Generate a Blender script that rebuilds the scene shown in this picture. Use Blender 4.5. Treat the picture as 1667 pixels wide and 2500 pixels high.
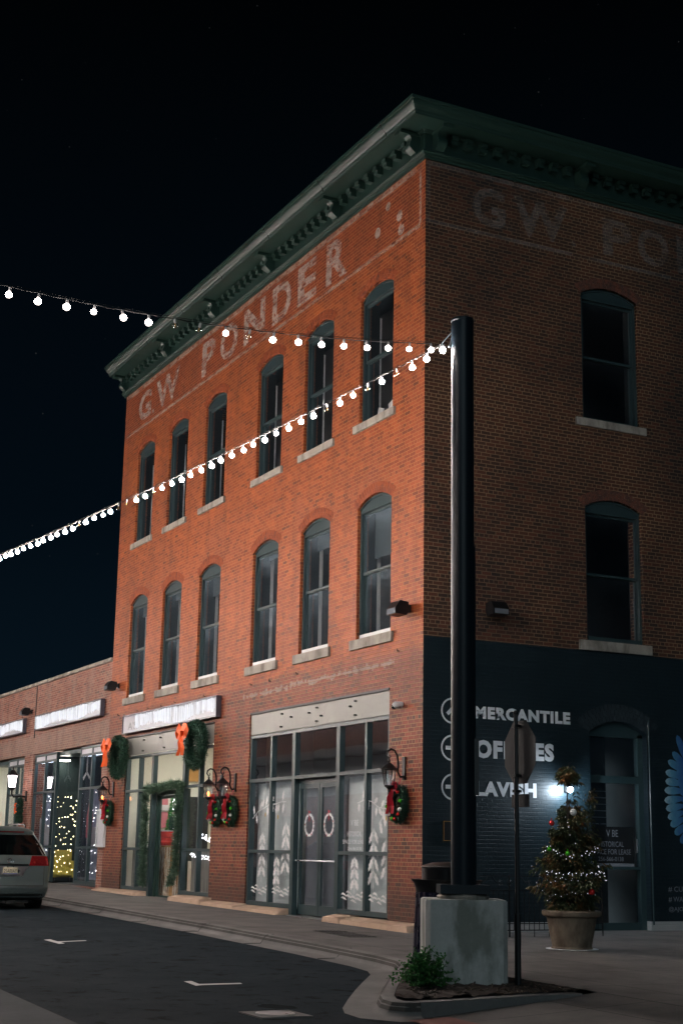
import bpy, bmesh, math, random
from mathutils import Vector, Matrix, geometry
random.seed(7)
for o in list(bpy.data.objects): bpy.data.objects.remove(o)
S = bpy.context.scene
COL = S.collection
PI = math.pi
# ------------------------------------------------------------------ camera
cam = bpy.data.objects.new("camera", bpy.data.cameras.new("camera"))
COL.objects.link(cam); S.camera = cam
cam.data.sensor_fit = 'VERTICAL'; cam.data.sensor_height = 36; cam.data.lens = 51.534
cam.data.clip_start = 0.1; cam.data.clip_end = 2000
RR = ((0.453501, 0.89108, 0.017708), (0.19339, -0.117779, 0.974027), (-0.870021, 0.438298, 0.225739))
CP = Vector((23.374, -13.515, 1.2643))
M3 = Matrix((RR[0], RR[1], (-RR[2][0], -RR[2][1], -RR[2][2]))).transposed()
cam.matrix_world = Matrix.Translation(CP) @ M3.to_4x4()
# ------------------------------------------------------------------ night sky
W = bpy.data.worlds.new("World"); S.world = W; W.use_nodes = True
nt = W.node_tree; nt.nodes.clear()
wo = nt.nodes.new('ShaderNodeOutputWorld'); bg = nt.nodes.new('ShaderNodeBackground')
tc = nt.nodes.new('ShaderNodeTexCoord'); sx = nt.nodes.new('ShaderNodeSeparateXYZ')
cr = nt.nodes.new('ShaderNodeValToRGB')
nt.links.new(tc.outputs['Generated'], sx.inputs[0]); nt.links.new(sx.outputs[2], cr.inputs[0])
e = cr.color_ramp.elements
e[0].position = 0.0; e[0].color = (0.0030, 0.0085, 0.0150, 1)
e[1].position = 0.55; e[1].color = (0.0003, 0.0005, 0.0007, 1)
m_ = e.new(0.22); m_.color = (0.0010, 0.0033, 0.0060, 1)
vo = nt.nodes.new('ShaderNodeTexVoronoi'); vo.inputs['Scale'].default_value = 110
nt.links.new(tc.outputs['Generated'], vo.inputs['Vector'])
lt = nt.nodes.new('ShaderNodeMath'); lt.operation = 'LESS_THAN'; lt.inputs[1].default_value = 0.055
nt.links.new(vo.outputs['Distance'], lt.inputs[0])
sc_ = nt.nodes.new('ShaderNodeSeparateXYZ'); nt.links.new(vo.outputs['Color'], sc_.inputs[0])
pw = nt.nodes.new('ShaderNodeMath'); pw.operation = 'POWER'; pw.inputs[1].default_value = 6; nt.links.new(sc_.outputs[0], pw.inputs[0])
ml = nt.nodes.new('ShaderNodeMath'); ml.operation = 'MULTIPLY'; nt.links.new(lt.outputs[0], ml.inputs[0]); nt.links.new(pw.outputs[0], ml.inputs[1])
m2 = nt.nodes.new('ShaderNodeMath'); m2.operation = 'MULTIPLY'; m2.inputs[1].default_value = 0.02; nt.links.new(ml.outputs[0], m2.inputs[0])
ad = nt.nodes.new('ShaderNodeMix'); ad.data_type = 'RGBA'; ad.blend_type = 'ADD'; ad.inputs[0].default_value = 1
nt.links.new(cr.outputs[0], ad.inputs[6]); nt.links.new(m2.outputs[0], ad.inputs[7])
nt.links.new(ad.outputs[2], bg.inputs[0]); bg.inputs[1].default_value = 1.0
nt.links.new(bg.outputs[0], wo.inputs[0])
# ------------------------------------------------------------------ soft sun added to stand in for unseen street lamps
sl = bpy.data.lights.new("street_lamp_fill", 'SUN'); sl.energy = 0.33; sl.angle = math.radians(35); sl.color = (0.72, 0.92, 1.0)
so = bpy.data.objects.new("street_lamp_fill", sl); COL.objects.link(so)
so.rotation_euler = Vector((-0.86, 0.34, -0.36)).to_track_quat('-Z', 'Y').to_euler()
S.view_settings.view_transform = 'Standard'; S.view_settings.look = 'None'
S.view_settings.gamma = 1.0; S.view_settings.use_curve_mapping = False
S.view_settings.exposure = 0.0
BULB = 1650.0            # radiance of a lit bulb
S.cycles.max_bounces = 6; S.cycles.sample_clamp_indirect = 4.0; S.cycles.caustics_reflective = False; S.cycles.caustics_refractive = False
S.cycles.transparent_max_bounces = 12

# ------------------------------------------------------------------ materials
class G:
    def __init__(s, name):
        s.m = bpy.data.materials.new(name); s.m.use_nodes = True; s.t = s.m.node_tree; s.t.nodes.clear()
        s.out = s.t.nodes.new('ShaderNodeOutputMaterial')
    def n(s, ty, _op=None, **k):
        nd = s.t.nodes.new('ShaderNode' + ty)
        for a, v in k.items(): setattr(nd, a, v)
        return nd
    def put(s, sock, v):
        if isinstance(v, bpy.types.NodeSocket): s.t.links.new(v, sock)
        elif v is not None:
            if isinstance(v, (tuple, list)) and len(v) == 3 and sock.type == 'RGBA': v = (*v, 1)
            sock.default_value = v
    def math(s, op, a, b=None, c=None, clamp=False):
        nd = s.n('Math', operation=op, use_clamp=clamp)
        s.put(nd.inputs[0], a); s.put(nd.inputs[1], b); s.put(nd.inputs[2], c)
        return nd.outputs[0]
    def mix(s, f, a, b, bt='MIX'):
        nd = s.n('Mix', data_type='RGBA', blend_type=bt)
        s.put(nd.inputs[0], f); s.put(nd.inputs[6], a); s.put(nd.inputs[7], b); return nd.outputs[2]
    def noise(s, scale, detail=3, vec=None, rough=0.55, dist=0):
        nd = s.n('TexNoise'); s.put(nd.inputs['Scale'], scale); s.put(nd.inputs['Detail'], detail); s.put(nd.inputs['Roughness'], rough); s.put(nd.inputs['Distortion'], dist)
        if vec is not None: s.put(nd.inputs['Vector'], vec)
        return nd.outputs['Fac']
    def ramp(s, f, stops):
        nd = s.n('ValToRGB'); s.put(nd.inputs[0], f); el = nd.color_ramp.elements
        while len(el) < len(stops): el.new(0.5)
        for i, (p, c) in enumerate(stops):
            el[i].position = p; el[i].color = (c, c, c, 1) if isinstance(c, (int, float)) else (*c, 1)
        return nd.outputs[0]
    def pos(s): return s.n('NewGeometry').outputs['Position']
    def bump(s, h, strength=0.5, dist=0.01):
        nd = s.n('Bump'); s.put(nd.inputs['Strength'], strength); s.put(nd.inputs['Distance'], dist); s.put(nd.inputs['Height'], h); return nd.outputs[0]
    def bsdf(s, col, rough=0.6, metal=0, normal=None, spec=None, **k):
        nd = s.n('BsdfPrincipled'); s.put(nd.inputs['Base Color'], col); s.put(nd.inputs['Roughness'], rough); s.put(nd.inputs['Metallic'], metal)
        if normal is not None: s.put(nd.inputs['Normal'], normal)
        if spec is not None: s.put(nd.inputs['Specular IOR Level'], spec)
        for a, v in k.items(): s.put(nd.inputs[a.replace('_', ' ')], v)
        return nd.outputs[0]
    def end(s, sh): s.t.links.new(sh, s.out.inputs[0]); return s.m

def simple(name, col, rough=0.6, metal=0, var=0.25, scale=6, bump=0.15, spec=None):
    g = G(name); p = g.pos(); f = g.noise(scale, 5, p)
    f2 = g.noise(scale * 9, 3, p)
    fac = g.math('ADD', g.math('MULTIPLY', f, 0.7), g.math('MULTIPLY', f2, 0.3))
    c = g.mix(fac, tuple(x * (1 - var) for x in col), tuple(min(1, x * (1 + var)) for x in col))
    r = g.math('ADD', rough - 0.1, g.math('MULTIPLY', f, 0.2))
    return g.end(g.bsdf(c, r, metal, g.bump(fac, bump, 0.004) if bump else None, spec))
def emis(name, col, st):
    g = G(name); nd = g.n('Emission'); g.put(nd.inputs[0], col); g.put(nd.inputs[1], st); return g.end(nd.outputs[0])
def glassy(name, dirt=0.10, dcol=(0.35, 0.45, 0.55), tint=(1, 1, 1), rough=0.02, dscale=2.0):
    g = G(name); p = g.pos()
    fr = g.n('Fresnel'); g.put(fr.inputs[0], 1.5)
    tr = g.n('BsdfTransparent'); g.put(tr.inputs[0], tint)
    gl = g.n('BsdfGlossy'); g.put(gl.inputs['Roughness'], rough); g.put(gl.inputs['Color'], (0.9, 0.95, 1.0))
    nb = g.noise(1.3, 1, p); g.put(gl.inputs['Normal'], g.bump(nb, 0.05, 0.02))
    df = g.n('BsdfDiffuse'); g.put(df.inputs[0], dcol)
    ff = g.math('ADD', g.math('MULTIPLY', fr.outputs[0], 1.25), 0.05, clamp=True)
    ff = g.math('MULTIPLY', ff, g.math('SUBTRACT', 1.0, g.n('NewGeometry').outputs['Backfacing']))
    a = g.n('MixShader'); g.put(a.inputs[0], ff); g.t.links.new(tr.outputs[0], a.inputs[1]); g.t.links.new(gl.outputs[0], a.inputs[2])
    d = g.math('MULTIPLY', g.ramp(g.noise(dscale, 5, p), [(0.3, 0.25), (0.75, 1.0)]), dirt)
    d = g.math('MULTIPLY', d, g.math('SUBTRACT', 1.0, g.n('NewGeometry').outputs['Backfacing']))
    tcn = g.n('TexCoord'); sg = g.n('SeparateXYZ'); g.put(sg.inputs[0], tcn.outputs['Generated'])
    top = g.math('POWER', sg.outputs[2], 5.0); ex = g.math('POWER', g.math('ABSOLUTE', g.math('MULTIPLY', g.math('SUBTRACT', sg.outputs[0], 0.5), 2.0)), 8.0)
    d = g.math('MULTIPLY', d, g.math('ADD', 0.55, g.math('MULTIPLY', g.math('MAXIMUM', top, g.math('MULTIPLY', ex, 0.6)), 2.6)), clamp=True)
    b = g.n('MixShader'); g.put(b.inputs[0], d); g.t.links.new(a.outputs[0], b.inputs[1]); g.t.links.new(df.outputs[0], b.inputs[2])
    return g.end(b.outputs[0])

def brick(name, kind):
    g = G(name); P = g.pos(); sp = g.n('SeparateXYZ'); g.put(sp.inputs[0], P)
    X, Y, Z = sp.outputs
    u = g.math('ADD', X, Y)
    wob = g.math('MULTIPLY', g.math('SUBTRACT', g.noise(3.5, 2, P), 0.5), 0.010)
    cb = g.n('CombineXYZ'); g.put(cb.inputs[0], g.math('ADD', u, 50.0)); g.put(cb.inputs[1], g.math('ADD', g.math('ADD', Z, 10.0), wob))
    def bt(ms, smooth, c1, c2, mo):
        b = g.n('TexBrick', offset=0.5, offset_frequency=2, squash=0.5, squash_frequency=6)
        g.put(b.inputs['Vector'], cb.outputs[0]); g.put(b.inputs['Scale'], 1.0); g.put(b.inputs['Mortar Size'], ms); g.put(b.inputs['Mortar Smooth'], smooth)
        g.put(b.inputs['Brick Width'], 0.215); g.put(b.inputs['Row Height'], 0.0735); g.put(b.inputs['Bias'], 0)
        g.put(b.inputs['Color1'], c1); g.put(b.inputs['Color2'], c2); g.put(b.inputs['Mortar'], mo); return b
    big = g.noise(0.35, 4, P); mid = g.noise(1.7, 5, P); fine = g.noise(22, 3, P)
    if kind == 'front':
        b1 = bt(0.0062, 0.3, (0, 0, 0), (1, 1, 1), (0.5, 0.5, 0.5))
        v = b1.outputs['Color']
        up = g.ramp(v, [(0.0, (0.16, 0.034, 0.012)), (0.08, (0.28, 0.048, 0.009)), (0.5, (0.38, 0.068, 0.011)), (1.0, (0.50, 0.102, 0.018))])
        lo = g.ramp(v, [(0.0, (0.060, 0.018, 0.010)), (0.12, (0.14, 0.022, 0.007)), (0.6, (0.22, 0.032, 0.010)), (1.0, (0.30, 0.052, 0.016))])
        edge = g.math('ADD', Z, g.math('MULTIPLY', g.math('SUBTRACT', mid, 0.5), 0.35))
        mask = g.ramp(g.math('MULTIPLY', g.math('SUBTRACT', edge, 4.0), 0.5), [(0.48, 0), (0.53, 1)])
        redband = g.ramp(g.math('MULTIPLY', g.math('SUBTRACT', edge, 12.4), 0.5), [(0.42, 0), (0.60, 1)])
        up = g.mix(g.math('MULTIPLY', redband, 0.75), up, g.mix(v, (0.20, 0.030, 0.012), (0.33, 0.050, 0.018)))
        up = g.mix(g.ramp(g.math('ADD', g.math('MULTIPLY', big, 0.6), g.math('MULTIPLY', mid, 0.4)), [(0.42, 0.0), (0.60, 0.5)]), up, g.mix(v, (0.22, 0.050, 0.022), (0.38, 0.085, 0.034)))
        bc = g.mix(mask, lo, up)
        mu = g.mix(mask, (0.44, 0.23, 0.10), (0.58, 0.215, 0.062))
        # long pale paint smear over the right shopfront
        zs = g.math('ABSOLUTE', g.math('SUBTRACT', g.math('ADD', Z, g.math('MULTIPLY', X, -0.012)), 4.84))
        xs = g.math('MULTIPLY', g.math('GREATER_THAN', X, -8.4), g.math('LESS_THAN', X, -1.1))
        sm = g.math('MULTIPLY', g.math('LESS_THAN', g.math('ADD', zs, g.math('MULTIPLY', g.math('SUBTRACT', g.noise(5, 5, P), 0.45), 0.42)), 0.055), xs)
        bc = g.mix(g.math('MULTIPLY', sm, 0.6), bc, (0.42, 0.36, 0.32))
        # foot of the wall: fading light painted into the brick as darker colour
        foot_shade = g.ramp(g.math('ADD', Z, g.math('MULTIPLY', g.math('SUBTRACT', mid, 0.5), 0.8)), [(0.30, 1), (1.0, 0)])
        stain_shade = g.math('MULTIPLY', foot_shade, 0.9)
        rgh = 0.62
    elif kind == 'side':
        b1 = bt(0.0078, 0.2, (0, 0, 0), (1, 1, 1), (0.5, 0.5, 0.5)); v = b1.outputs['Color']
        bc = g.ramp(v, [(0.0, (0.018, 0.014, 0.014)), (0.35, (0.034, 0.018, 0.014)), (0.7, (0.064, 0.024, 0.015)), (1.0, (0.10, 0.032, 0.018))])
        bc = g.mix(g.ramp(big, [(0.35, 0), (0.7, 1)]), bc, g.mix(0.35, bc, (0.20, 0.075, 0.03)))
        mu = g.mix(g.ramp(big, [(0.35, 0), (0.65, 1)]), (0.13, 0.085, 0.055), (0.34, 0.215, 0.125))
        edge = g.math('ADD', Z, g.math('MULTIPLY', g.math('SUBTRACT', fine, 0.5), 0.02))
        pm = g.math('LESS_THAN', edge, 5.2)
        base = g.math('LESS_THAN', Z, 0.06)
        mc = g.math('MULTIPLY', g.math('SUBTRACT', b1.outputs['Fac'], 0), 1)
        bare = g.mix(b1.outputs['Fac'], bc, mu)
        paint = g.mix(mid, (0.004, 0.013, 0.019), (0.009, 0.024, 0.033))
        chip = g.math('GREATER_THAN', g.noise(14, 4, P), 0.74)
        paint = g.mix(g.math('MULTIPLY', chip, 0.5), paint, (0.10, 0.13, 0.14))
        col = g.mix(pm, bare, paint)
        col = g.mix(base, col, g.mix(mid, (0.35, 0.36, 0.36), (0.5, 0.5, 0.5)))
        rg = g.mix(pm, (0.8, 0.8, 0.8), (0.50, 0.50, 0.50))
        h = g.math('ADD', g.math('MULTIPLY', b1.outputs['Fac'], -1.0), g.math('MULTIPLY', fine, 0.5))
        return g.end(g.bsdf(col, rg, 0, g.bump(h, 0.9, 0.008)))
    elif kind == 'shop':
        b1 = bt(0.0072, 0.2, (0, 0, 0), (1, 1, 1), (0.5, 0.5, 0.5)); v = b1.outputs['Color']
        bc = g.ramp(v, [(0.0, (0.12, 0.055, 0.045)), (0.2, (0.25, 0.075, 0.050)), (0.6, (0.33, 0.10, 0.062)), (1.0, (0.42, 0.17, 0.11))])
        mu = (0.50, 0.36, 0.28)
        band = g.math('MULTIPLY', g.math('GREATER_THAN', g.math('ADD', Z, g.math('MULTIPLY', mid, 0.5)), 4.55), g.math('LESS_THAN', g.math('ADD', Z, g.math('MULTIPLY', mid, 0.3)), 5.1))
        bc = g.mix(g.math('MULTIPLY', band, 0.45), bc, (0.34, 0.26, 0.22))
        bc = g.mix(g.math('MULTIPLY', g.ramp(g.noise(1.1, 6, P), [(0.5, 0), (0.68, 1)]), 0.4), bc, (0.40, 0.30, 0.26))
        stain_shade = 0.0; rgh = 0.75
    col = g.mix(b1.outputs['Fac'], bc, mu)
    col = g.mix(g.math('MULTIPLY', g.ramp(mid, [(0.42, 0), (0.62, 1)]), 0.22), col, g.mix(0.5, col, (0.20, 0.06, 0.045)))
    col = g.mix(g.math('MULTIPLY', fine, 0.25), col, g.mix(0.7, col, (0.03, 0.02, 0.018)))
    cs = g.n('CombineXYZ'); g.put(cs.inputs[0], g.math('MULTIPLY', X, 2.2)); g.put(cs.inputs[2], g.math('MULTIPLY', Z, 0.30))
    stk = g.ramp(g.noise(1.0, 6, cs.outputs[0], 0.65), [(0.48, 0), (0.66, 0.42)])
    col = g.mix(stk, col, g.mix(0.65, col, (0.035, 0.016, 0.010)))
    if kind == 'front': col = g.mix(stain_shade, col, g.mix(0.75, col, (0.03, 0.015, 0.010)))
    h = g.math('ADD', g.math('MULTIPLY', b1.outputs['Fac'], -1.0), g.math('MULTIPLY', fine, 0.6))
    return g.end(g.bsdf(col, rgh, 0, g.bump(h, 0.8, 0.008)))

def ghost(name, col, cover):
    g = G(name); P = g.pos(); sp = g.n('SeparateXYZ'); g.put(sp.inputs[0], P)
    n1 = g.noise(2.2, 6, P, 0.7); n2 = g.noise(30, 2, P)
    cb = g.n('CombineXYZ'); g.put(cb.inputs[0], g.math('ADD', g.math('ADD', sp.outputs[0], sp.outputs[1]), 50.0)); g.put(cb.inputs[1], g.math('ADD', sp.outputs[2], 10.0))
    b = g.n('TexBrick', offset=0.5, offset_frequency=2, squash=0.5, squash_frequency=6); g.put(b.inputs['Vector'], cb.outputs[0]); g.put(b.inputs['Scale'], 1.0)
    g.put(b.inputs['Mortar Size'], 0.0065); g.put(b.inputs['Brick Width'], 0.215); g.put(b.inputs['Row Height'], 0.0735); g.put(b.inputs['Color1'], (0, 0, 0)); g.put(b.inputs['Color2'], (1, 1, 1)); g.put(b.inputs['Mortar'], (0.2, 0.2, 0.2))
    f = g.math('ADD', g.math('MULTIPLY', n1, 1.3), g.math('ADD', g.math('MULTIPLY', n2, 0.5), g.math('MULTIPLY', b.outputs['Color'], 0.35)))
    a = g.ramp(g.math('MULTIPLY', f, 0.6), [(0.48, 0.0), (0.70, cover)])
    tr = g.n('BsdfTransparent'); d = g.bsdf(col, 0.8)
    mx = g.n('MixShader'); g.put(mx.inputs[0], a); g.t.links.new(tr.outputs[0], mx.inputs[1]); g.t.links.new(d, mx.inputs[2])
    return g.end(mx.outputs[0])

def concrete(name, c0, c1, joints=None, stain_shade=None, rough=0.85):
    g = G(name); P = g.pos(); f = g.noise(1.1, 6, P, 0.65); f2 = g.noise(35, 3, P); f3 = g.noise(5, 6, P, 0.7)
    c = g.mix(g.ramp(f, [(0.3, 0), (0.7, 1)]), c0, c1)
    c = g.mix(g.math('MULTIPLY', f2, 0.35), c, tuple(x * 0.55 for x in c0))
    c = g.mix(g.ramp(f3, [(0.55, 0), (0.75, 0.35)]), c, tuple(x * 0.5 for x in c0))
    h = g.math('ADD', g.math('MULTIPLY', f2, 0.5), f3)
    if stain_shade:
        sp = g.n('SeparateXYZ'); g.put(sp.inputs[0], P)
        cb = g.n('CombineXYZ'); g.put(cb.inputs[0], g.math('MULTIPLY', sp.outputs[0], 2.6)); g.put(cb.inputs[1], g.math('MULTIPLY', sp.outputs[1], 2.6)); g.put(cb.inputs[2], g.math('MULTIPLY', sp.outputs[2], 1.1))
        s = g.ramp(g.noise(1.2, 5, cb.outputs[0], 0.6), [(0.46, 0), (0.62, 0.75)])
        c = g.mix(s, c, stain_shade)
    if joints:
        sp = g.n('SeparateXYZ'); g.put(sp.inputs[0], P)
        def line(s_, per, off):
            q = g.math('FRACT', g.math('DIVIDE', g.math('ADD', s_, off), per)); q = g.math('ABSOLUTE', g.math('SUBTRACT', q, 0.5))
            return g.math('LESS_THAN', q, 0.007 / per * 1.3)
        j = g.math('MAXIMUM', line(sp.outputs[0], joints, 60.3), line(sp.outputs[1], joints, 61.0))
        c = g.mix(g.math('MULTIPLY', j, 0.75), c, tuple(x * 0.25 for x in c0)); h = g.math('SUBTRACT', h, g.math('MULTIPLY', j, 2))
    return g.end(g.bsdf(c, rough, 0, g.bump(h, 0.35, 0.006), 0.15))

def asphalt():
    g = G('asphalt'); P = g.pos(); f = g.noise(0.7, 6, P, 0.6); f2 = g.noise(90, 2, P); f3 = g.noise(3.0, 5, P, 0.7, 0.4)
    c = g.mix(g.ramp(f, [(0.3, 0), (0.7, 1)]), (0.012, 0.020, 0.026), (0.024, 0.035, 0.043))
    c = g.mix(g.ramp(f2, [(0.5, 0), (0.8, 0.8)]), c, (0.040, 0.050, 0.058))
    c = g.mix(g.ramp(f3, [(0.55, 0), (0.66, 0.8)]), c, (0.005, 0.005, 0.006))
    return g.end(g.bsdf(c, g.math('ADD', 0.8, g.math('MULTIPLY', f3, 0.2)), 0, g.bump(g.math('ADD', f2, f3), 0.8, 0.008), 0.04))

def leafmat(name, stops, scale=5, rough=0.55):
    g = G(name); P = g.pos(); f = g.math('ADD', g.math('MULTIPLY', g.noise(scale, 2, P), 0.75), g.math('MULTIPLY', g.noise(60, 1, P), 0.25))
    c = g.ramp(f, stops)
    sh = g.bsdf(c, rough)
    tl = g.n('BsdfTranslucent'); g.put(tl.inputs[0], c); mx = g.n('MixShader'); g.put(mx.inputs[0], 0.25)
    g.t.links.new(sh, mx.inputs[1]); g.t.links.new(tl.outputs[0], mx.inputs[2]); return g.end(mx.outputs[0])

MAT = {}
MAT['brick_front'] = brick('brick_front', 'front'); MAT['brick_side'] = brick('brick_side', 'side'); MAT['brick_shop'] = brick('brick_shop', 'shop')
MAT['green'] = simple('dark_green_paint', (0.017, 0.046, 0.038), 0.42, 0, 0.25, 3)
MAT['frame'] = simple('teal_frame_paint', (0.030, 0.056, 0.062), 0.38, 0, 0.2, 3)
MAT['framelit'] = MAT['frame']
MAT['white_wood'] = simple('white_sash_paint', (0.62, 0.64, 0.66), 0.5)
MAT['stone'] = concrete('sill_stone', (0.34, 0.31, 0.27), (0.52, 0.49, 0.44), stain_shade=(0.16, 0.15, 0.13))
MAT['tanstone'] = concrete('plinth_stone', (0.50, 0.35, 0.26), (0.68, 0.50, 0.38))
MAT['sidewalk'] = concrete('sidewalk_concrete', (0.108, 0.106, 0.104), (0.200, 0.194, 0.187), joints=1.52)
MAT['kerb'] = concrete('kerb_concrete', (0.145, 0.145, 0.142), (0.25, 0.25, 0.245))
MAT['base'] = concrete('base_concrete', (0.42, 0.44, 0.43), (0.62, 0.64, 0.63), stain_shade=(0.15, 0.17, 0.14))
MAT['asphalt'] = asphalt(); MAT['asphalt_pale'] = concrete('old_asphalt', (0.030, 0.040, 0.046), (0.052, 0.066, 0.074)); MAT['oil'] = simple('dark_patch', (0.008, 0.012, 0.015), 0.9, 0, 0.4, 10, 0.15, 0.02); MAT['kerbface'] = concrete('dark_kerb', (0.045, 0.045, 0.044), (0.12, 0.115, 0.108))
MAT['lane'] = simple('lane_paint', (0.55, 0.55, 0.55), 0.7, 0, 0.3, 12)
MAT['redpave'] = simple('red_paver', (0.16, 0.06, 0.05), 0.8, 0, 0.3, 10)
MAT['soil'] = simple('mulch', (0.022, 0.014, 0.010), 0.95, 0, 0.6, 30, 0.9)
MAT['iron'] = simple('black_iron', (0.012, 0.013, 0.015), 0.38, 0.3, 0.3, 8)
MAT['pole'] = simple('black_pole_paint', (0.008, 0.015, 0.022), 0.38, 0.0, 0.05, 1, 0, 0.22)
MAT['navy'] = simple('bin_paint', (0.014, 0.016, 0.040), 0.28, 0.4, 0.2, 5)
MAT['panel'] = concrete('pale_metal_panel', (0.27, 0.275, 0.25), (0.33, 0.335, 0.31), rough=0.38)
MAT['signface'] = simple('sign_face', (0.60, 0.61, 0.66), 0.6, 0, 0.1, 4)
MAT['signgrey'] = simple('sign_letter', (0.24, 0.25, 0.28), 0.6)
MAT['dark'] = simple('dark_trim', (0.010, 0.012, 0.014), 0.5)
MAT['room'] = simple('unlit_plaster', (0.10, 0.11, 0.12), 0.9)
MAT['cream'] = simple('cream_plaster', (0.70, 0.70, 0.62), 0.8, 0, 0.08)
MAT['whitewall'] = simple('white_plaster', (0.66, 0.68, 0.70), 0.8, 0, 0.1)
MAT['casing'] = simple('white_casing', (0.70, 0.72, 0.74), 0.6, 0, 0.2, 9)
MAT['darkgreen'] = simple('dark_green_backing', (0.012, 0.030, 0.030), 0.7); MAT['lining'] = simple('dark_reveal_paint', (0.018, 0.024, 0.028), 0.8)
MAT['blind'] = simple('grey_blind', (0.055, 0.080, 0.092), 0.9)
MAT['glass_up'] = glassy('window_glass_clean', 0.018, (0.30, 0.42, 0.5))
MAT['glass_mid'] = glassy('window_glass_dusty', 0.115, (0.36, 0.48, 0.58), dscale=1.2)
MAT['glass_shop'] = glassy('shop_glass', 0.03, (0.35, 0.42, 0.5))
MAT['glass_film'] = glassy('filmed_glass', 0.10, (0.36, 0.46, 0.54), dscale=3)
MAT['film'] = simple('paper_backing', (0.66, 0.78, 0.84), 0.9, 0, 0.35, 1.3)
MAT['film_dark'] = simple('dim_backing', (0.13, 0.15, 0.18), 0.9, 0, 0.4, 1.3)
MAT['ghost'] = ghost('ghost_paint', (0.66, 0.52, 0.45), 0.62)
MAT['ghost2'] = ghost('ghost_paint_band', (0.60, 0.42, 0.33), 0.55)
MAT['ghost3'] = ghost('ghost_paint_side', (0.40, 0.39, 0.38), 0.22)
MAT['mural'] = simple('wall_lettering_paint', (0.80, 0.82, 0.86), 0.7, 0, 0.12, 20)
MAT['feather'] = None
MAT['snowpaint'] = simple('white_window_paint', (0.88, 0.90, 0.92), 0.7, 0, 0.15, 25)
MAT['redpaint'] = simple('red_window_paint', (0.45, 0.04, 0.06), 0.7)
MAT['yellowpaint'] = simple('yellow_window_paint', (0.60, 0.42, 0.12), 0.7)
MAT['steel'] = simple('brushed_steel', (0.55, 0.56, 0.58), 0.3, 0.9, 0.1, 6)
MAT['signback'] = simple('galvanised_back', (0.016, 0.018, 0.021), 0.8, 0, 0.15, 6)
MAT['needle'] = leafmat('pine_needles', [(0.25, (0.008, 0.030, 0.022)), (0.55, (0.018, 0.075, 0.045)), (0.85, (0.05, 0.13, 0.075))], 8)
MAT['garland'] = leafmat('garland_needles', [(0.25, (0.025, 0.060, 0.040)), (0.55, (0.09, 0.165, 0.11)), (0.80, (0.28, 0.38, 0.28))], 8)
MAT['bush'] = leafmat('shrub_leaves', [(0.25, (0.010, 0.045, 0.012)), (0.50, (0.028, 0.13, 0.028)), (0.8, (0.09, 0.32, 0.07))], 9)
MAT['autumn'] = leafmat('autumn_leaves', [(0.32, (0.030, 0.050, 0.022)), (0.50, (0.065, 0.078, 0.034)), (0.60, (0.14, 0.085, 0.030)), (0.72, (0.42, 0.15, 0.04))], 4.5)
MAT['bark'] = simple('bark', (0.06, 0.045, 0.035), 0.9, 0, 0.4, 15, 0.8)
MAT['ribbon_o'] = simple('orange_ribbon', (0.90, 0.11, 0.006), 0.45, 0, 0.1)
MAT['ribbon_r'] = simple('red_ribbon', (0.55, 0.012, 0.035), 0.45, 0, 0.15)
MAT['ball_r'] = simple('red_bauble', (0.60, 0.03, 0.03), 0.15, 0.4, 0.05, 6, 0)
MAT['ball_g'] = simple('green_bauble', (0.10, 0.60, 0.04), 0.15, 0.4, 0.05, 6, 0)
MAT['ball_w'] = simple('white_bauble', (0.72, 0.74, 0.74), 0.3, 0, 0.05, 6, 0)
MAT['pot'] = concrete('terracotta_pot', (0.17, 0.135, 0.10), (0.27, 0.22, 0.17), stain_shade=(0.08, 0.06, 0.045))
g_ = G('silver_green_paint'); MAT['carpaint'] = g_.end(g_.bsdf((0.11, 0.145, 0.145), 0.30, 0.5))
MAT['carglass'] = simple('tinted_car_glass', (0.004, 0.006, 0.007), 0.06, 0, 0.1, 2, 0)
MAT['rubber'] = simple('rubber', (0.012, 0.012, 0.012), 0.85)
MAT['plastic'] = simple('black_plastic', (0.014, 0.015, 0.015), 0.5)
MAT['chrome'] = simple('chrome', (0.7, 0.72, 0.74), 0.12, 1.0, 0.03, 2, 0)
MAT['taillamp'] = simple('red_lens', (0.32, 0.010, 0.014), 0.12, 0.1, 0.3, 14, 0.3)
MAT['plate'] = simple('plate_face', (0.55, 0.50, 0.36), 0.4, 0, 0.06)
MAT['plateblue'] = simple('plate_blue', (0.05, 0.09, 0.30), 0.4)
def bulbmat(name, st):
    g = G(name); sp = g.n('SeparateXYZ'); g.put(sp.inputs[0], g.n('NewGeometry').outputs['Normal'])
    f = g.ramp(g.math('ADD', g.math('MULTIPLY', sp.outputs[2], 0.5), 0.5), [(0.05, 0.04), (0.25, 0.15), (0.47, 1.0), (0.56, 0.90), (0.78, 0.17)])
    nd = g.n('Emission'); g.put(nd.inputs[0], (1.0, 0.87, 0.80)); g.put(nd.inputs[1], g.math('MULTIPLY', f, st)); return g.end(nd.outputs[0])
MAT['bulb'] = bulbmat('lit_bulb', BULB); MAT['bulb_soft'] = bulbmat('lit_bulb_soft', BULB * 0.07)
MAT['socket'] = simple('bulb_socket', (0.35, 0.35, 0.36), 0.4)
MAT['cable'] = simple('string_cable', (0.030, 0.030, 0.032), 0.8)
MAT['fairy'] = emis('fairy_light', (0.95, 0.93, 1.0), 14)
MAT['fairy_dim'] = emis('fairy_light_dim', (0.90, 0.90, 1.0), 1.5)
MAT['fairy_warm'] = emis('warm_fairy_light', (1.0, 0.86, 0.5), 11)
MAT['rope'] = emis('icicle_light', (0.92, 0.94, 1.0), 1.05)
MAT['flame'] = emis('flame', (1.0, 0.30, 0.06), 9)
MAT['lanternlit'] = emis('lit_lantern_glass', (1.0, 0.88, 0.90), 9.0)
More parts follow.
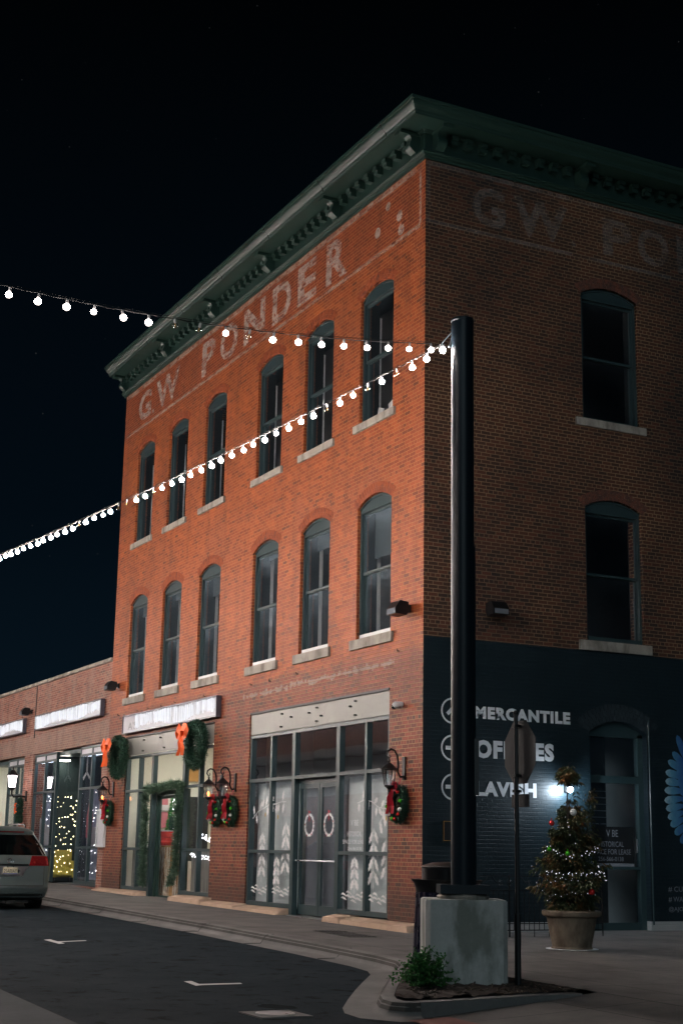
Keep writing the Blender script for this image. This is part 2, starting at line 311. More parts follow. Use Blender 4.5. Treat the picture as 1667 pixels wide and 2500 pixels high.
MAT['wallflood'] = emis('wall_lamp_lens', (0.75, 0.88, 1.0), 700)
MAT['ceil'] = emis('ceiling_lamp', (1.0, 0.96, 0.84), 21.0)
MAT['fill_blue'] = emis('fill_lamp_cool', (0.72, 0.82, 1.0), 16.0)
g_ = G('lantern_glass'); 
gl_ = g_.n('BsdfGlossy'); g_.put(gl_.inputs['Roughness'], 0.15); tr_ = g_.n('BsdfTransparent'); mx_ = g_.n('MixShader'); g_.put(mx_.inputs[0], 0.3)
g_.t.links.new(tr_.outputs[0], mx_.inputs[1]); g_.t.links.new(gl_.outputs[0], mx_.inputs[2]); MAT['lglass'] = g_.end(mx_.outputs[0])
g_ = G('clear_bulb'); gl_ = g_.n('BsdfGlossy'); g_.put(gl_.inputs['Roughness'], 0.05); tr_ = g_.n('BsdfTransparent'); mx_ = g_.n('MixShader'); lw_ = g_.n('LayerWeight'); g_.put(lw_.inputs[0], 0.35)
g_.put(mx_.inputs[0], lw_.outputs['Facing']); g_.t.links.new(tr_.outputs[0], mx_.inputs[1]); g_.t.links.new(gl_.outputs[0], mx_.inputs[2]); MAT['clearbulb'] = g_.end(mx_.outputs[0])
# feathers: pale tips fading to strong blue near the wing's root
g_ = G('feather_paint'); P_ = g_.pos(); sp_ = g_.n('SeparateXYZ'); g_.put(sp_.inputs[0], P_)
c_ = g_.ramp(g_.math('ADD', g_.math('MULTIPLY', g_.math('SUBTRACT', sp_.outputs[1], 5.45), 1.4), g_.math('MULTIPLY', g_.math('SUBTRACT', g_.noise(9, 3, P_), 0.5), 0.4)), [(0.0, (0.45, 0.62, 0.68)), (0.35, (0.10, 0.30, 0.45)), (0.8, (0.02, 0.08, 0.30))])
MAT['feather'] = g_.end(g_.bsdf(c_, 0.5))
# peeling painted boards
g_ = G('peeling_boards'); P_ = g_.pos(); sp_ = g_.n('SeparateXYZ'); g_.put(sp_.inputs[0], P_)
cb_ = g_.n('CombineXYZ'); g_.put(cb_.inputs[0], g_.math('MULTIPLY', sp_.outputs[0], 22.0)); g_.put(cb_.inputs[1], sp_.outputs[1]); g_.put(cb_.inputs[2], g_.math('MULTIPLY', sp_.outputs[2], 2.6))
MAT['peel'] = g_.end(g_.bsdf(g_.ramp(g_.noise(1.0, 6, cb_.outputs[0], 0.65), [(0.40, (0.16, 0.07, 0.02)), (0.47, (0.42, 0.22, 0.07)), (0.52, (0.66, 0.63, 0.54))]), 0.8))
MAT['wood'] = simple('yellow_pine_board', (0.42, 0.22, 0.06), 0.7, 0, 0.3, 12)
g_ = G('grey_boards'); P_ = g_.pos(); sp_ = g_.n('SeparateXYZ'); g_.put(sp_.inputs[0], P_)
cb_ = g_.n('CombineXYZ'); g_.put(cb_.inputs[0], g_.math('MULTIPLY', sp_.outputs[0], 18.0)); g_.put(cb_.inputs[2], g_.math('MULTIPLY', sp_.outputs[2], 1.2))
MAT['greyboard'] = g_.end(g_.bsdf(g_.ramp(g_.noise(1.0, 5, cb_.outputs[0]), [(0.35, (0.16, 0.15, 0.13)), (0.65, (0.36, 0.36, 0.33))]), 0.85))
MAT['yellowcloth'] = simple('mustard_cloth', (0.45, 0.38, 0.06), 0.9, 0, 0.2)
MAT['bluecloth'] = simple('pale_blue_fabric', (0.50, 0.54, 0.68), 0.9, 0, 0.35, 3)
MAT['snowcloth'] = simple('snow_fabric', (0.72, 0.70, 0.72), 0.95, 0, 0.12, 18, 0.8)
MAT['redbox'] = simple('red_tin', (0.60, 0.04, 0.03), 0.4, 0, 0.3, 12)
MAT['xmas'] = leafmat('lit_tree_needles', [(0.25, (0.01, 0.10, 0.02)), (0.6, (0.05, 0.35, 0.06)), (0.85, (0.2, 0.6, 0.15))], 9)
MAT['pink'] = simple('dusty_pink', (0.50, 0.16, 0.20), 0.8, 0, 0.3, 20)

# ------------------------------------------------------------------ mesh helpers
class MB:
    def __init__(s): s.b = bmesh.new()
    def face(s, pts):
        vs = [s.b.verts.new(p) for p in pts]
        try: return s.b.faces.new(vs)
        except ValueError: return None
    def box(s, a, c, rot=None, piv=None):
        x0, y0, z0 = a; x1, y1, z1 = c
        P = [Vector(q) for q in ((x0, y0, z0), (x1, y0, z0), (x1, y1, z0), (x0, y1, z0), (x0, y0, z1), (x1, y0, z1), (x1, y1, z1), (x0, y1, z1))]
        if rot is not None:
            pv = Vector(piv) if piv is not None else (Vector(a) + Vector(c)) / 2
            P = [pv + rot @ (q - pv) for q in P]
        v = [s.b.verts.new(q) for q in P]
        for f in ((0, 3, 2, 1), (4, 5, 6, 7), (0, 1, 5, 4), (1, 2, 6, 5), (2, 3, 7, 6), (3, 0, 4, 7)): s.b.faces.new([v[i] for i in f])
        return s
    def prism(s, poly, fn, w0, w1):
        """poly: 2-D points; fn(u,v,w)->xyz"""
        a = [s.b.verts.new(fn(u, v, w0)) for u, v in poly]; c = [s.b.verts.new(fn(u, v, w1)) for u, v in poly]
        n = len(poly)
        for i in range(n): s.b.faces.new((a[i], a[(i + 1) % n], c[(i + 1) % n], c[i]))
        tri = geometry.tessellate_polygon([[Vector((u, v, 0)) for u, v in poly]])
        for t in tri:
            try: s.b.faces.new([a[i] for i in t]); s.b.faces.new([c[i] for i in reversed(t)])
            except ValueError: pass
        return s
    def flat(s, poly, fn, w=0):
        a = [s.b.verts.new(fn(u, v, w)) for u, v in poly]
        for t in geometry.tessellate_polygon([[Vector((u, v, 0)) for u, v in poly]]):
            try: s.b.faces.new([a[i] for i in t])
            except ValueError: pass
        return s
    def tube(s, path, r, seg=8, cap=True):
        path = [Vector(p) for p in path]; rings = []; n = len(path)
        rad = r if isinstance(r, (list, tuple)) else [r] * n
        up = None
        for i, p in enumerate(path):
            d = (path[min(i + 1, n - 1)] - path[max(i - 1, 0)])
            if d.length < 1e-9: d = Vector((0, 0, 1))
            d.normalize()
            if up is None: up = Vector((0, 0, 1)) if abs(d.z) < 0.9 else Vector((1, 0, 0))
            a = d.cross(up)
            if a.length < 1e-4: a = d.cross(Vector((0.3, 1, 0.2)))
            a.normalize(); b = a.cross(d); b.normalize(); up = b
            rings.append([s.b.verts.new(p + (a * math.cos(2 * PI * k / seg) + b * math.sin(2 * PI * k / seg)) * rad[i]) for k in range(seg)])
        for i in range(n - 1):
            for k in range(seg): s.b.faces.new((rings[i][k], rings[i][(k + 1) % seg], rings[i + 1][(k + 1) % seg], rings[i + 1][k]))
        if cap: s.b.faces.new(list(reversed(rings[0]))); s.b.faces.new(rings[-1])
        return s
    def lathe(s, c, prof, seg=24, ry=1.0):
        c = Vector(c); rings = []
        for r, z in prof: rings.append([s.b.verts.new(c + Vector((max(r, 1e-4) * math.cos(2 * PI * k / seg), ry * max(r, 1e-4) * math.sin(2 * PI * k / seg), z))) for k in range(seg)])
        for i in range(len(rings) - 1):
            for k in range(seg): s.b.faces.new((rings[i][k], rings[i][(k + 1) % seg], rings[i + 1][(k + 1) % seg], rings[i + 1][k]))
        s.b.faces.new(list(reversed(rings[0]))); s.b.faces.new(rings[-1]); return s
    def ball(s, c, r, sub=2, sc=(1, 1, 1)):
        mt = Matrix.Translation(Vector(c)) @ Matrix.Diagonal((sc[0], sc[1], sc[2], 1))
        bmesh.ops.create_icosphere(s.b, subdivisions=sub, radius=r, matrix=mt); return s
    def build(s, name, mat, parent=None, smooth=False, loc=None, bevel=0, mats=None):
        if bevel: bmesh.ops.bevel(s.b, geom=[e for e in s.b.edges if e.calc_face_angle(0) > 0.6], offset=bevel, segments=2, affect='EDGES', profile=0.5)
        bmesh.ops.recalc_face_normals(s.b, faces=s.b.faces)
        if parent is not None:
            w = parent.get('_w', (0, 0, 0)); w = Vector(w)
        else: w = Vector((0, 0, 0))
        me = bpy.data.meshes.new(name)
        org = Vector(loc) if loc is not None else w
        bmesh.ops.translate(s.b, verts=s.b.verts, vec=-org)
        s.b.to_mesh(me); s.b.free()
        for m in (mats or [mat]): me.materials.append(MAT[m] if isinstance(m, str) else m)
        if smooth:
            for p in me.polygons: p.use_smooth = True
            try: me.set_sharp_from_angle(angle=math.radians(40))
            except Exception: pass
        o = bpy.data.objects.new(name, me); COL.objects.link(o)
        if parent is not None: o.parent = parent
        o.location = org - w; o['_w'] = tuple(org)
        return o
def tag(o, label=None, cat=None, group=None, kind=None):
    if label: o['label'] = label
    if cat: o['category'] = cat
    if group: o['group'] = group
    if kind: o['kind'] = kind
    return o
def thing(name, loc, label, cat, group=None):
    o = bpy.data.objects.new(name, None); COL.objects.link(o); o.location = loc; o['_w'] = tuple(loc); o.empty_display_size = 0.2
    return tag(o, label, cat, group)
def copy_tree(o, loc, label=None, group=None, parent=None, rz=None):
    c = o.copy(); COL.objects.link(c)
    if parent is None:
        if loc is not None: c.location = loc
        if rz is not None: c.rotation_euler.z = rz
        if label: c['label'] = label
        if group: c['group'] = group
    else:
        c.parent = parent
        if loc is not None: c.location = loc
    for ch in o.children: copy_tree(ch, None, parent=c)
    return c
F3 = lambda u, v, w: (u, -w, v)          # on the street facade (plane y=0), w towards the street
S3 = lambda u, v, w: (w, u, v)           # on the side facade (plane x=0)
def gz(x): return -0.11 - 0.01 * max(-70, min(40, x))
def text(s, name, box, fn, w, mat, parent, bold=0.0, depth=0.0, space=1.0, keep=False):
    cu = bpy.data.curves.new('t', 'FONT'); cu.body = s; cu.offset = bold; cu.space_character = space; cu.resolution_u = 3
    to = bpy.data.objects.new('t', cu); COL.objects.link(to)
    dg = bpy.context.evaluated_depsgraph_get(); me = bpy.data.meshes.new_from_object(to.evaluated_get(dg))
    bpy.data.objects.remove(to)
    xs = [v.co.x for v in me.vertices]; ys = [v.co.y for v in me.vertices]
    u0, u1, v0, v1 = box; sx_ = (u1 - u0) / (max(xs) - min(xs)); sy_ = (v1 - v0) / (max(ys) - min(ys))
    b = MB(); b.b.from_mesh(me)
    for v in b.b.verts: v.co = Vector(fn(u0 + (v.co.x - min(xs)) * sx_, v0 + (v.co.y - min(ys)) * sy_, w))
    return b.build(name, mat, parent)
def arc(x0, x1, zs, rise, n=12):
    w = (x1 - x0) / 2; R = (w * w + rise * rise) / (2 * rise); cx = (x0 + x1) / 2; cz = zs + rise - R; a0 = math.asin(w / R)
    return [(cx + R * math.sin(a), cz + R * math.cos(a)) for a in [a0 - 2 * a0 * i / n for i in range(n + 1)]], (cx, cz, R, a0)
def wall(mb, u0, u1, v0, v1, holes, fn, t, endmat=None):
    """wall with openings; outer face at w=0, inner at w=-t"""
    polys = [[(u0, v0), (u1, v0), (u1, v1), (u0, v1)]]
    for h in holes:
        x0, x1, z0, zs, rise = h
        if rise: a, _ = arc(x0, x1, zs, rise); polys.append([(x0, z0), (x1, z0)] + a)
        else: polys.append([(x0, z0), (x1, z0), (x1, zs), (x0, zs)])
    flatp = [q for p in polys for q in p]
    tri = geometry.tessellate_polygon([[Vector((u, v, 0)) for u, v in p] for p in polys])
    A = [mb.b.verts.new(fn(u, v, 0)) for u, v in flatp]; B = [mb.b.verts.new(fn(u, v, -t)) for u, v in flatp]
    for t_ in tri:
        mb.b.faces.new([A[i] for i in t_]); mb.b.faces.new([B[i] for i in t_])
    k = 0
    for p in polys:
        n = len(p)
        for i in range(n):
            f = mb.b.faces.new((A[k + i], A[k + (i + 1) % n], B[k + (i + 1) % n], B[k + i]))
            if endmat is not None and k == 0 and i == 1: f.material_index = endmat
        k += n
    return mb
def needles(mb, pts, n, ln, spread, wd=0.006):
    """sprays of thin needles round a list of (centre, radius)"""
    for _ in range(n):
        c, r = random.choice(pts); d = Vector((random.gauss(0, 1), random.gauss(0, 1), random.gauss(0, 1))).normalized()
        p = Vector(c) + d * r * random.uniform(0.35, 1.0)
        q = p + (d * random.uniform(0.4, 1.0) + Vector((random.gauss(0, spread), random.gauss(0, spread), random.gauss(0, spread)))).normalized() * ln * random.uniform(0.6, 1.2)
        s = (q - p).cross(Vector((random.gauss(0, 1), random.gauss(0, 1), random.gauss(0, 1)))).normalized() * wd
        mb.face([p - s, p + s, q])
def leaf(mb, p, d, ln, wd, nrm=None):
    d = d.normalized(); s = d.cross(nrm or Vector((random.gauss(0, 1), random.gauss(0, 1), random.gauss(0, 1)))).normalized() * wd
    mb.face([p, p + d * ln * 0.45 + s, p + d * ln, p + d * ln * 0.45 - s])

# ================================================================== GROUND
def strip(inner, outer, off_i, off_o, name, mat, **k):
    b = MB()
    for i in range(len(inner) - 1):
        a0, a1, b0, b1 = inner[i], inner[i + 1], outer[i], outer[i + 1]
        b.face([(a0[0], a0[1], gz(a0[0]) + off_i), (a1[0], a1[1], gz(a1[0]) + off_i), (b1[0], b1[1], gz(b1[0]) + off_o), (b0[0], b0[1], gz(b0[0]) + off_o)])
    return b
RD = -0.15
b = MB()
xs = [-400, -70, -40, -20, 0, 20, 40, 400]
for i in range(len(xs) - 1):
    b.face([(xs[i], -400, gz(xs[i]) + RD), (xs[i + 1], -400, gz(xs[i + 1]) + RD), (xs[i + 1], 400, gz(xs[i + 1]) + RD), (xs[i], 400, gz(xs[i]) + RD)])
tag(b.build('street', 'asphalt'), kind='structure')
# kerb line (top outer edge), from far left to the planter's nose and round it
K = [(-70, -2.86), (-40, -2.86), (-20, -2.86), (-13.5, -2.88), (-8, -2.9), (-2.9, -2.95), (2.05, -3.12), (4.4, -3.28), (5.2, -3.42), (5.75, -3.66), (6.6, -4.22), (7.5, -4.80), (8.4, -5.36), (9.1, -5.78), (9.45, -5.94), (9.70, -5.97), (9.84, -5.88), (9.88, -5.72)]
K2 = [(9.84, -5.4), (9.74, -4.9), (9.66, -4.4), (9.60, -3.9), (9.56, -3.5)]
def offs(P, d):
    out = []
    for i, p in enumerate(P):
        a = Vector(P[max(i - 1, 0)]); c = Vector(P[min(i + 1, len(P) - 1)]); t = (c - a).normalized(); out.append((p[0] + t.y * d, p[1] - t.x * d))
    return out
# sidewalk surface: everything inside the kerb, with the wall side to y=+40 at the right of the building
Kin = offs(K, -0.16)
b = MB()
def sheet(b, poly, off=0.0):
    vs = [b.b.verts.new((x, y, gz(x) + (off(x, y) if callable(off) else off))) for x, y in poly]
    for t in geometry.tessellate_polygon([[Vector((x, y, 0)) for x, y in poly]]): b.b.faces.new([vs[i] for i in t])
sheet(b, [(-70, 0.3), *Kin[:9], (5.3, -3.2), (5.3, 0.3)])
sheet(b, [(-0.3, 0.3), (5.3, 0.3), (5.3, -3.2), (9.45, -3.2), (9.45, 40), (-0.3, 40)])
sheet(b, [(9.45, -3.2), (14.5, -3.2), (14.5, 40), (9.45, 40)])
tag(b.build('sidewalk', 'sidewalk'), kind='structure')
b = MB()
sheet(b, [(9.45, -3.2), (14.5, -3.2), (14.5, -5.6), (9.75, -5.6), (9.62, -4.4)], lambda x, y: -0.003 + (RD + 0.008) * min(1, max(0, (-3.2 - y) / 2.2)))
tag(b.build('kerb_ramp', 'sidewalk'), kind='structure')
b = MB(); sheet(b, [(9.9, -5.15), (12.2, -5.0), (12.2, -5.9), (10.1, -6.0)], RD + 0.014)
tag(b.build('crossing_pavers', 'redpave'), kind='structure')
# kerb body: rounded profile swept along the kerb line, then round the planter nose and down the ramp
b = MB(); prof = [(-0.16, 0.002), (-0.05, 0.004), (-0.015, -0.012), (0.004, -0.045), (0.016, -0.09), (0.045, -0.125), (0.09, -0.138), (0.38, -0.142)]
path = K
for i in range(len(path) - 1):
    for j in range(len(prof) - 1):
        q = []
        for (P_, pj) in ((path[i], prof[j]), (path[i + 1], prof[j]), (path[i + 1], prof[j + 1]), (path[i], prof[j + 1])):
            idx = path.index(P_); o = offs(path, pj[0])[idx]; q.append((o[0], o[1], gz(o[0]) + pj[1]))
        b.face(q)
bmesh.ops.remove_doubles(b.b, verts=b.b.verts, dist=0.001)
# seams in the kerb
tag(b.build('kerb', 'kerb', smooth=True), kind='structure')
b = MB()
P2 = [(9.88, -5.72)] + K2
for i in range(len(P2) - 1):
    (x0, y0), (x1, y1) = P2[i], P2[i + 1]
    h0 = 0.0; d0 = max(-0.138, -0.138 * min(1, (-3.4 - y0) / 1.9)) - 0.01; d1 = max(-0.138, -0.138 * min(1, max(0, (-3.4 - y1) / 1.9))) - 0.01
    b.face([(x0, y0, gz(x0) + 0.003), (x1, y1, gz(x1) + 0.003), (x1 + 0.02, y1, gz(x1) + d1), (x0 + 0.02, y0, gz(x0) + d0)])
    b.face([(x0 - 0.17, y0, gz(x0) + 0.003), (x1 - 0.17, y1, gz(x1) + 0.003), (x1, y1, gz(x1) + 0.003), (x0, y0, gz(x0) + 0.003)])
tag(b.build('planter_kerb', 'kerb'), kind='structure')
b = MB()
for x in (-12.2, -9.1, -6.0, -2.95, 0.1, 3.1):
    y = [ -2.9 - 0.0 * x, ][0] if x < -3 else -2.98 - 0.03 * (x + 3)
    b.tube([(x, y + 0.16, gz(x) + 0.003), (x, y + 0.02, gz(x) - 0.004), (x, y - 0.03, gz(x) - 0.07), (x, y - 0.08, gz(x) - 0.134), (x, y - 0.4, gz(x) - 0.139)], 0.006, 5)
tag(b.build('kerb_joints', 'dark'), kind='structure')
# planting bed
Kb = offs(K, -0.17)
b = MB(); n_ = 26; bed = [Kb[9], Kb[10], Kb[11], Kb[12], Kb[13], (9.42, -5.76), (9.66, -5.60), (9.66, -5.3), (9.57, -4.9), (9.49, -4.4), (9.43, -3.9), (9.38, -3.45), (8.4, -3.35), (7.4, -3.6), (6.4, -3.7)]
sheet(b, bed, 0.006); bmesh.ops.subdivide_edges(b.b, edges=b.b.edges, cuts=5, use_grid_fill=True)
for v in b.b.verts: v.co.z += random.uniform(0, 0.035)
tag(b.build('planting_bed', 'soil'), kind='structure')
b = MB()
for _ in range(420):
    x = random.uniform(6.4, 9.6); y = random.uniform(-5.7, -3.5)
    if y < -3.75 - (x - 6) * 0.62 + 0.25 or (x > 9.3 and y < -5.5): continue
    z = gz(x) + 0.03; a = random.uniform(0, PI); l = random.uniform(0.02, 0.06)
    b.box((x - l, y - 0.008, z), (x + l, y + 0.008, z + 0.01), Matrix.Rotation(a, 3, 'Z') @ Matrix.Rotation(random.uniform(-0.4, 0.4), 3, 'Y'))
tag(b.build('bark_mulch', 'bark'), kind='stuff')
# lane marks
b = MB()
for poly in ([(-1.46, -6.46), (-1.46, -6.34), (0.0, -6.34), (0.0, -6.46)],): pass
def gp(b, poly): sheet(b, poly, RD + 0.005)
gp(b, [(-1.34, -6.43), (-1.42, -6.30), (-0.50, -6.32), (-0.42, -6.44)]); gp(b, [(-0.92, -6.318), (-0.78, -6.316), (-1.01, -5.80), (-1.13, -5.78)])
tag(b.build('lane_marking', 'lane'), kind='structure')
b = MB()
gp(b, [(5.80, -6.70), (5.77, -6.59), (6.28, -6.65), (6.33, -6.75)]); gp(b, [(6.14, -6.633), (6.28, -6.65), (6.26, -6.12), (6.13, -6.09)])
tag(b.build('lane_marking', 'lane'), kind='structure')
b = MB(); gp(b, [(2, -8.75), (6.25, -9.05), (9.2, -9.12), (22, -9.3), (30, -30), (-30, -30), (-30, -8.6)])
for v in b.b.verts: v.co.z -= 0.001
tag(b.build('street_far_lane', 'asphalt_pale'), kind='structure')

rq = random.Random(4)
def blotch(pts, off=0.0015):
    b = MB(); out = []
    for i in range(len(pts)):
        a, c = Vector(pts[i]), Vector(pts[(i + 1) % len(pts)])
        for k in range(5): q = a.lerp(c, k / 5); out.append((q.x + rq.uniform(-0.06, 0.06), q.y + rq.uniform(-0.04, 0.04)))
    sheet(b, out, RD + off); return tag(b.build('asphalt_patch', 'oil'), kind='structure')
blotch([(8.30, -6.72), (8.45, -6.55), (8.75, -6.55), (8.75, -6.8), (8.45, -6.9)])
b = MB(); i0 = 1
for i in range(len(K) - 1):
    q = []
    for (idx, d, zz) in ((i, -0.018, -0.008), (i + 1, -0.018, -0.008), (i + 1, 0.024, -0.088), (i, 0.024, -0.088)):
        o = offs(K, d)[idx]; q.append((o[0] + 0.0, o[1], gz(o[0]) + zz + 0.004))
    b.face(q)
tag(b.build('kerb_face', 'kerbface'), kind='structure')  # strip along the kerb's face, darker than its top

# ================================================================== BRICK BUILDING
BB = thing('brick_building', (-9.0, 5.0, 0.0), 'three storey red brick corner building with dark green bracketed cornice and arched windows', 'building')
W3 = [-2.0, -4.70, -7.34, -10.80, -13.50, -16.17]
W3 = [-1.99, -4.695, -7.345, -10.79, -13.50, -16.17]
HW = 0.72
holes = [(x - HW, x + HW, 9.93, 12.65, 0.20) for x in W3] + [(x - HW, x + HW, 5.42, 8.12, 0.20) for x in W3]
holes += [(-7.94, -1.27, -0.05, 4.345, 0), (-16.68, -10.10, -0.05, 4.30, 0)]
b = MB(); wall(b, -18.28, 0, -0.30, 14.85, holes, F3, 0.42, 1)
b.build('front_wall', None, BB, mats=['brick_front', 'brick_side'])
sh = [(3.72, 5.16, 9.95, 12.70, 0.20), (3.72, 5.12, 5.38, 8.14, 0.20), (3.72, 5.10, -0.13, 3.62, 0.23)]
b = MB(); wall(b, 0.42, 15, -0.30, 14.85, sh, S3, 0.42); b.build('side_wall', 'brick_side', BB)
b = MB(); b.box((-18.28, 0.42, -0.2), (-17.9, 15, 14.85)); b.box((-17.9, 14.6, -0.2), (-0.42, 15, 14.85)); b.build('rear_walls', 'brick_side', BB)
b = MB(); b.box((-18.28, 0, 14.85), (0, 15, 15.45)); b.build('roof', 'dark', BB)
b = MB(); b.box((-17.9, 0.42, 4.40), (-0.42, 14.6, 4.70)); b.box((-17.9, 0.42, 9.0), (-0.42, 14.6, 9.25)); b.box((-17.9, 0.42, -0.22), (-0.42, 14.6, -0.12)); b.box((-17.9, 3.5, 4.70), (-3.5, 3.6, 14.85)); b.box((-3.6, 3.6, 4.7), (-3.5, 14.6, 14.85)); b.build('floors', 'room', BB)

# windows ------------------------------------------------------------
def make_window(dusty):
    """built round local origin: centre of the opening's bottom edge on facade, facing -y"""
    H = 2.72 if not dusty else 2.70
    f = MB(); r = 0.20; d0, d1 = 0.10, 0.20
    # outer frame
    f.box((-HW, d0 - 0.03, 0), (-HW + 0.07, d1, H)); f.box((HW - 0.07, d0 - 0.03, 0), (HW, d1, H)); f.box((-HW + 0.07, d0 - 0.03, 0), (HW - 0.07, d1, 0.05))
    # arched head panel
    a, (cx, cz, R, a0) = arc(-HW, HW, H, r)
    f.prism([(-HW, H - 0.05), (HW, H - 0.05)] + a, lambda u, v, w: (u, w, v), d0 - 0.03, d1)
    a2, _ = arc(-HW + 0.02, HW - 0.02, H + 0.0, r - 0.03)
    f.tube([(u, d0 - 0.04, v - 0.01) for u, v in a2], 0.022, 5)
    f.box((-HW + 0.07, d0 - 0.05, H - 0.10), (HW - 0.07, d1 - 0.002, H - 0.051))
    # sashes
    m = H * 0.5
    for (z0, z1, y) in ((0.05, m + 0.02, d0 + 0.055), (m - 0.02, H - 0.10, d0 + 0.012)):
        w = 0.05
        f.box((-HW + 0.07, y, z0), (-HW + 0.07 + w, y + 0.038, z1)); f.box((HW - 0.07 - w, y, z0), (HW - 0.07, y + 0.038, z1))
        f.box((-HW + 0.07 + w, y, z0), (HW - 0.07 - w, y + 0.038, z0 + w)); f.box((-HW + 0.07 + w, y, z1 - w), (HW - 0.07 - w, y + 0.038, z1))
    o = f.build('window', 'frame', None)
    gm = 'glass_mid' if dusty else 'glass_up'
    for (z0, z1, y) in ((0.10, m - 0.03, d0 + 0.075), (m + 0.03, H - 0.15, d0 + 0.03)):
        p = MB(); p.box((-HW + 0.12, y, z0), (HW - 0.12, y + 0.006, z1)); p.build('pane', gm, o)
    s = MB()
    s.box((-HW - 0.19, -0.055, -0.195 if dusty else -0.16), (HW + 0.13, 0.12, -0.001)); s.build('sill', 'stone', o, bevel=0.006)
    if dusty:
        s = MB(); s.box((-HW + 0.075, 0.045, 0.002), (HW - 0.075, 0.069, 0.095)); s.build('sash_drip', 'white_wood', o)
    c = MB(); c.box((-HW + 0.001, 0.201, 0.0), (-HW + 0.012, 0.46, H)); c.box((HW - 0.012, 0.201, 0), (HW - 0.001, 0.46, H)); c.build('reveal_lining', 'lining', o)
    c = MB(); c.box((-HW - 0.02, 0.461, 0.0), (-HW + (0.02 if dusty else 0.012), 0.54 if dusty else 0.50, H * (1 if dusty else 0.9))); c.build('casing', 'casing', o)
    if dusty: c = MB(); c.box((-HW + 0.14, 0.34, H * 0.62), (HW - 0.1, 0.345, H)); c.build('roller_blind', 'blind', o)
    # soldier brick arch, two rings
    ar = MB(); mo = MB()
    for ring in range(2):
        r0 = R + 0.004 + ring * 0.112; r1 = r0 + 0.104; nb = 17 + ring; A = a0 + 0.02 + 0.02 * ring
        for i in range(nb):
            t0 = -A + 2 * A * i / nb + 0.0045; t1 = -A + 2 * A * (i + 1) / nb - 0.0045
            ar.prism([(r0 * math.sin(t0), cz + r0 * math.cos(t0)), (r1 * math.sin(t0), cz + r1 * math.cos(t0)), (r1 * math.sin(t1), cz + r1 * math.cos(t1)), (r0 * math.sin(t1), cz + r0 * math.cos(t1))], F3, 0.001, 0.006 + 0.002 * random.random())
    ar.build('brick_arch', 'arch', o)
    return o
def arch_mat(nm, stops):
    g = G(nm); P = g.pos()
    return g.end(g.bsdf(g.ramp(g.noise(7, 3, P), stops), 0.75, 0, g.bump(g.noise(40, 3, P), 0.5, 0.004)))
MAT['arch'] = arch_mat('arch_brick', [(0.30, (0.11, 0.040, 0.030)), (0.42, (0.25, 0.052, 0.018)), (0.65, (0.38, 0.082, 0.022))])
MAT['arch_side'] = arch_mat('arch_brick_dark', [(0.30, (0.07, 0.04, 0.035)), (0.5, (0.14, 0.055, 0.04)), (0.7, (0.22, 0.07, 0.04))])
MAT['arch_navy'] = arch_mat('arch_brick_painted', [(0.3, (0.010, 0.022, 0.030)), (0.7, (0.026, 0.042, 0.052))])
wu = make_window(False); wd = make_window(True)
def place_part(o, parent, world, rz=0):
    o.parent = parent; o.location = Vector(world) - Vector(parent['_w']); o.rotation_euler.z = rz
first = True
for i, x in enumerate(W3):
    for (src, z) in ((wu, 9.93), (wd, 5.42)):
        o = src if i == 0 else copy_tree(src, (0, 0, 0), parent=BB)
        place_part(o, BB, (x, 0, z))
        for ch in o.children:
            if ch.name.startswith('roller_blind'): ch.location.z = (0.0, 0.62, 0.85, 0.5, 0.78, 0.66)[i]
def side_window(src, y, z):
    o = src.copy(); COL.objects.link(o); place_part(o, BB, (0, y, z), PI / 2)
    for ch in src.children:
        c = ch.copy(); COL.objects.link(c); c.parent = o
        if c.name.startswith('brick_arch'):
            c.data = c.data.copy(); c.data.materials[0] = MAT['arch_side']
        if c.name.startswith('sash_drip'): c.data = c.data.copy(); c.data.materials[0] = MAT['frame']
        if c.name.startswith('roller_blind'): bpy.data.objects.remove(c); continue
        if c.name.startswith('pane'): c.data = c.data.copy(); c.data.materials[0] = MAT['glass_up']
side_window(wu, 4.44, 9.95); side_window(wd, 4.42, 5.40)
# oddments standing inside the top right window are seen through the glass
b = MB(); b.box((-2.35, 0.24, 9.99), (-2.12, 0.26, 10.22), Matrix.Rotation(0.35, 3, 'Y')); tag(b.build('paper_sheet', 'white_wood'), 'small white paper sheet inside the top floor window nearest the corner', 'paper', 'papers in the top window')
b = MB(); b.box((-1.86, 0.24, 9.99), (-1.55, 0.26, 10.26), Matrix.Rotation(-0.3, 3, 'Y')); tag(b.build('paper_sheet', 'white_wood'), 'larger white paper sheet inside the top floor window nearest the corner', 'paper', 'papers in the top window')

# cornice ------------------------------------------------------------
def corn(prof, name, mat):
    """profile (overhang, z) swept round left end, front, side with mitres"""
    b = MB(); rows = []
    for (d, z) in prof:
        rows.append([b.b.verts.new(p) for p in ((-18.28 - min(d, 0.10), 0.6, z), (-18.28 - min(d, 0.10) , -d, z), (d, -d, z), (d, 15.0, z))])
    for i in range(len(rows) - 1):
        for k in range(3): b.b.faces.new((rows[i][k], rows[i][k + 1], rows[i + 1][k + 1], rows[i + 1][k]))
        # left end cap strips
    return b, rows
pf = [(0.004, 14.79), (0.05, 14.79), (0.06, 14.83), (0.10, 14.845), (0.115, 14.875), (0.14, 14.89), (0.14, 14.925), (0.055, 14.93), (0.055, 15.32), (0.10, 15.34), (0.13, 15.375), (0.56, 15.385), (0.565, 15.42), (0.58, 15.43), (0.59, 15.47), (0.62, 15.50), (0.665, 15.53), (0.69, 15.565), (0.70, 15.61), (0.73, 15.62), (0.74, 15.675), (0.70, 15.69), (-0.3, 15.72)]
b, rows = corn(pf, 'cornice', 'green')
b.prism([(-d, z) for d, z in pf], lambda u, v, w: (w, u, v), -18.279, -18.375)
b.build('cornice', 'green', BB)
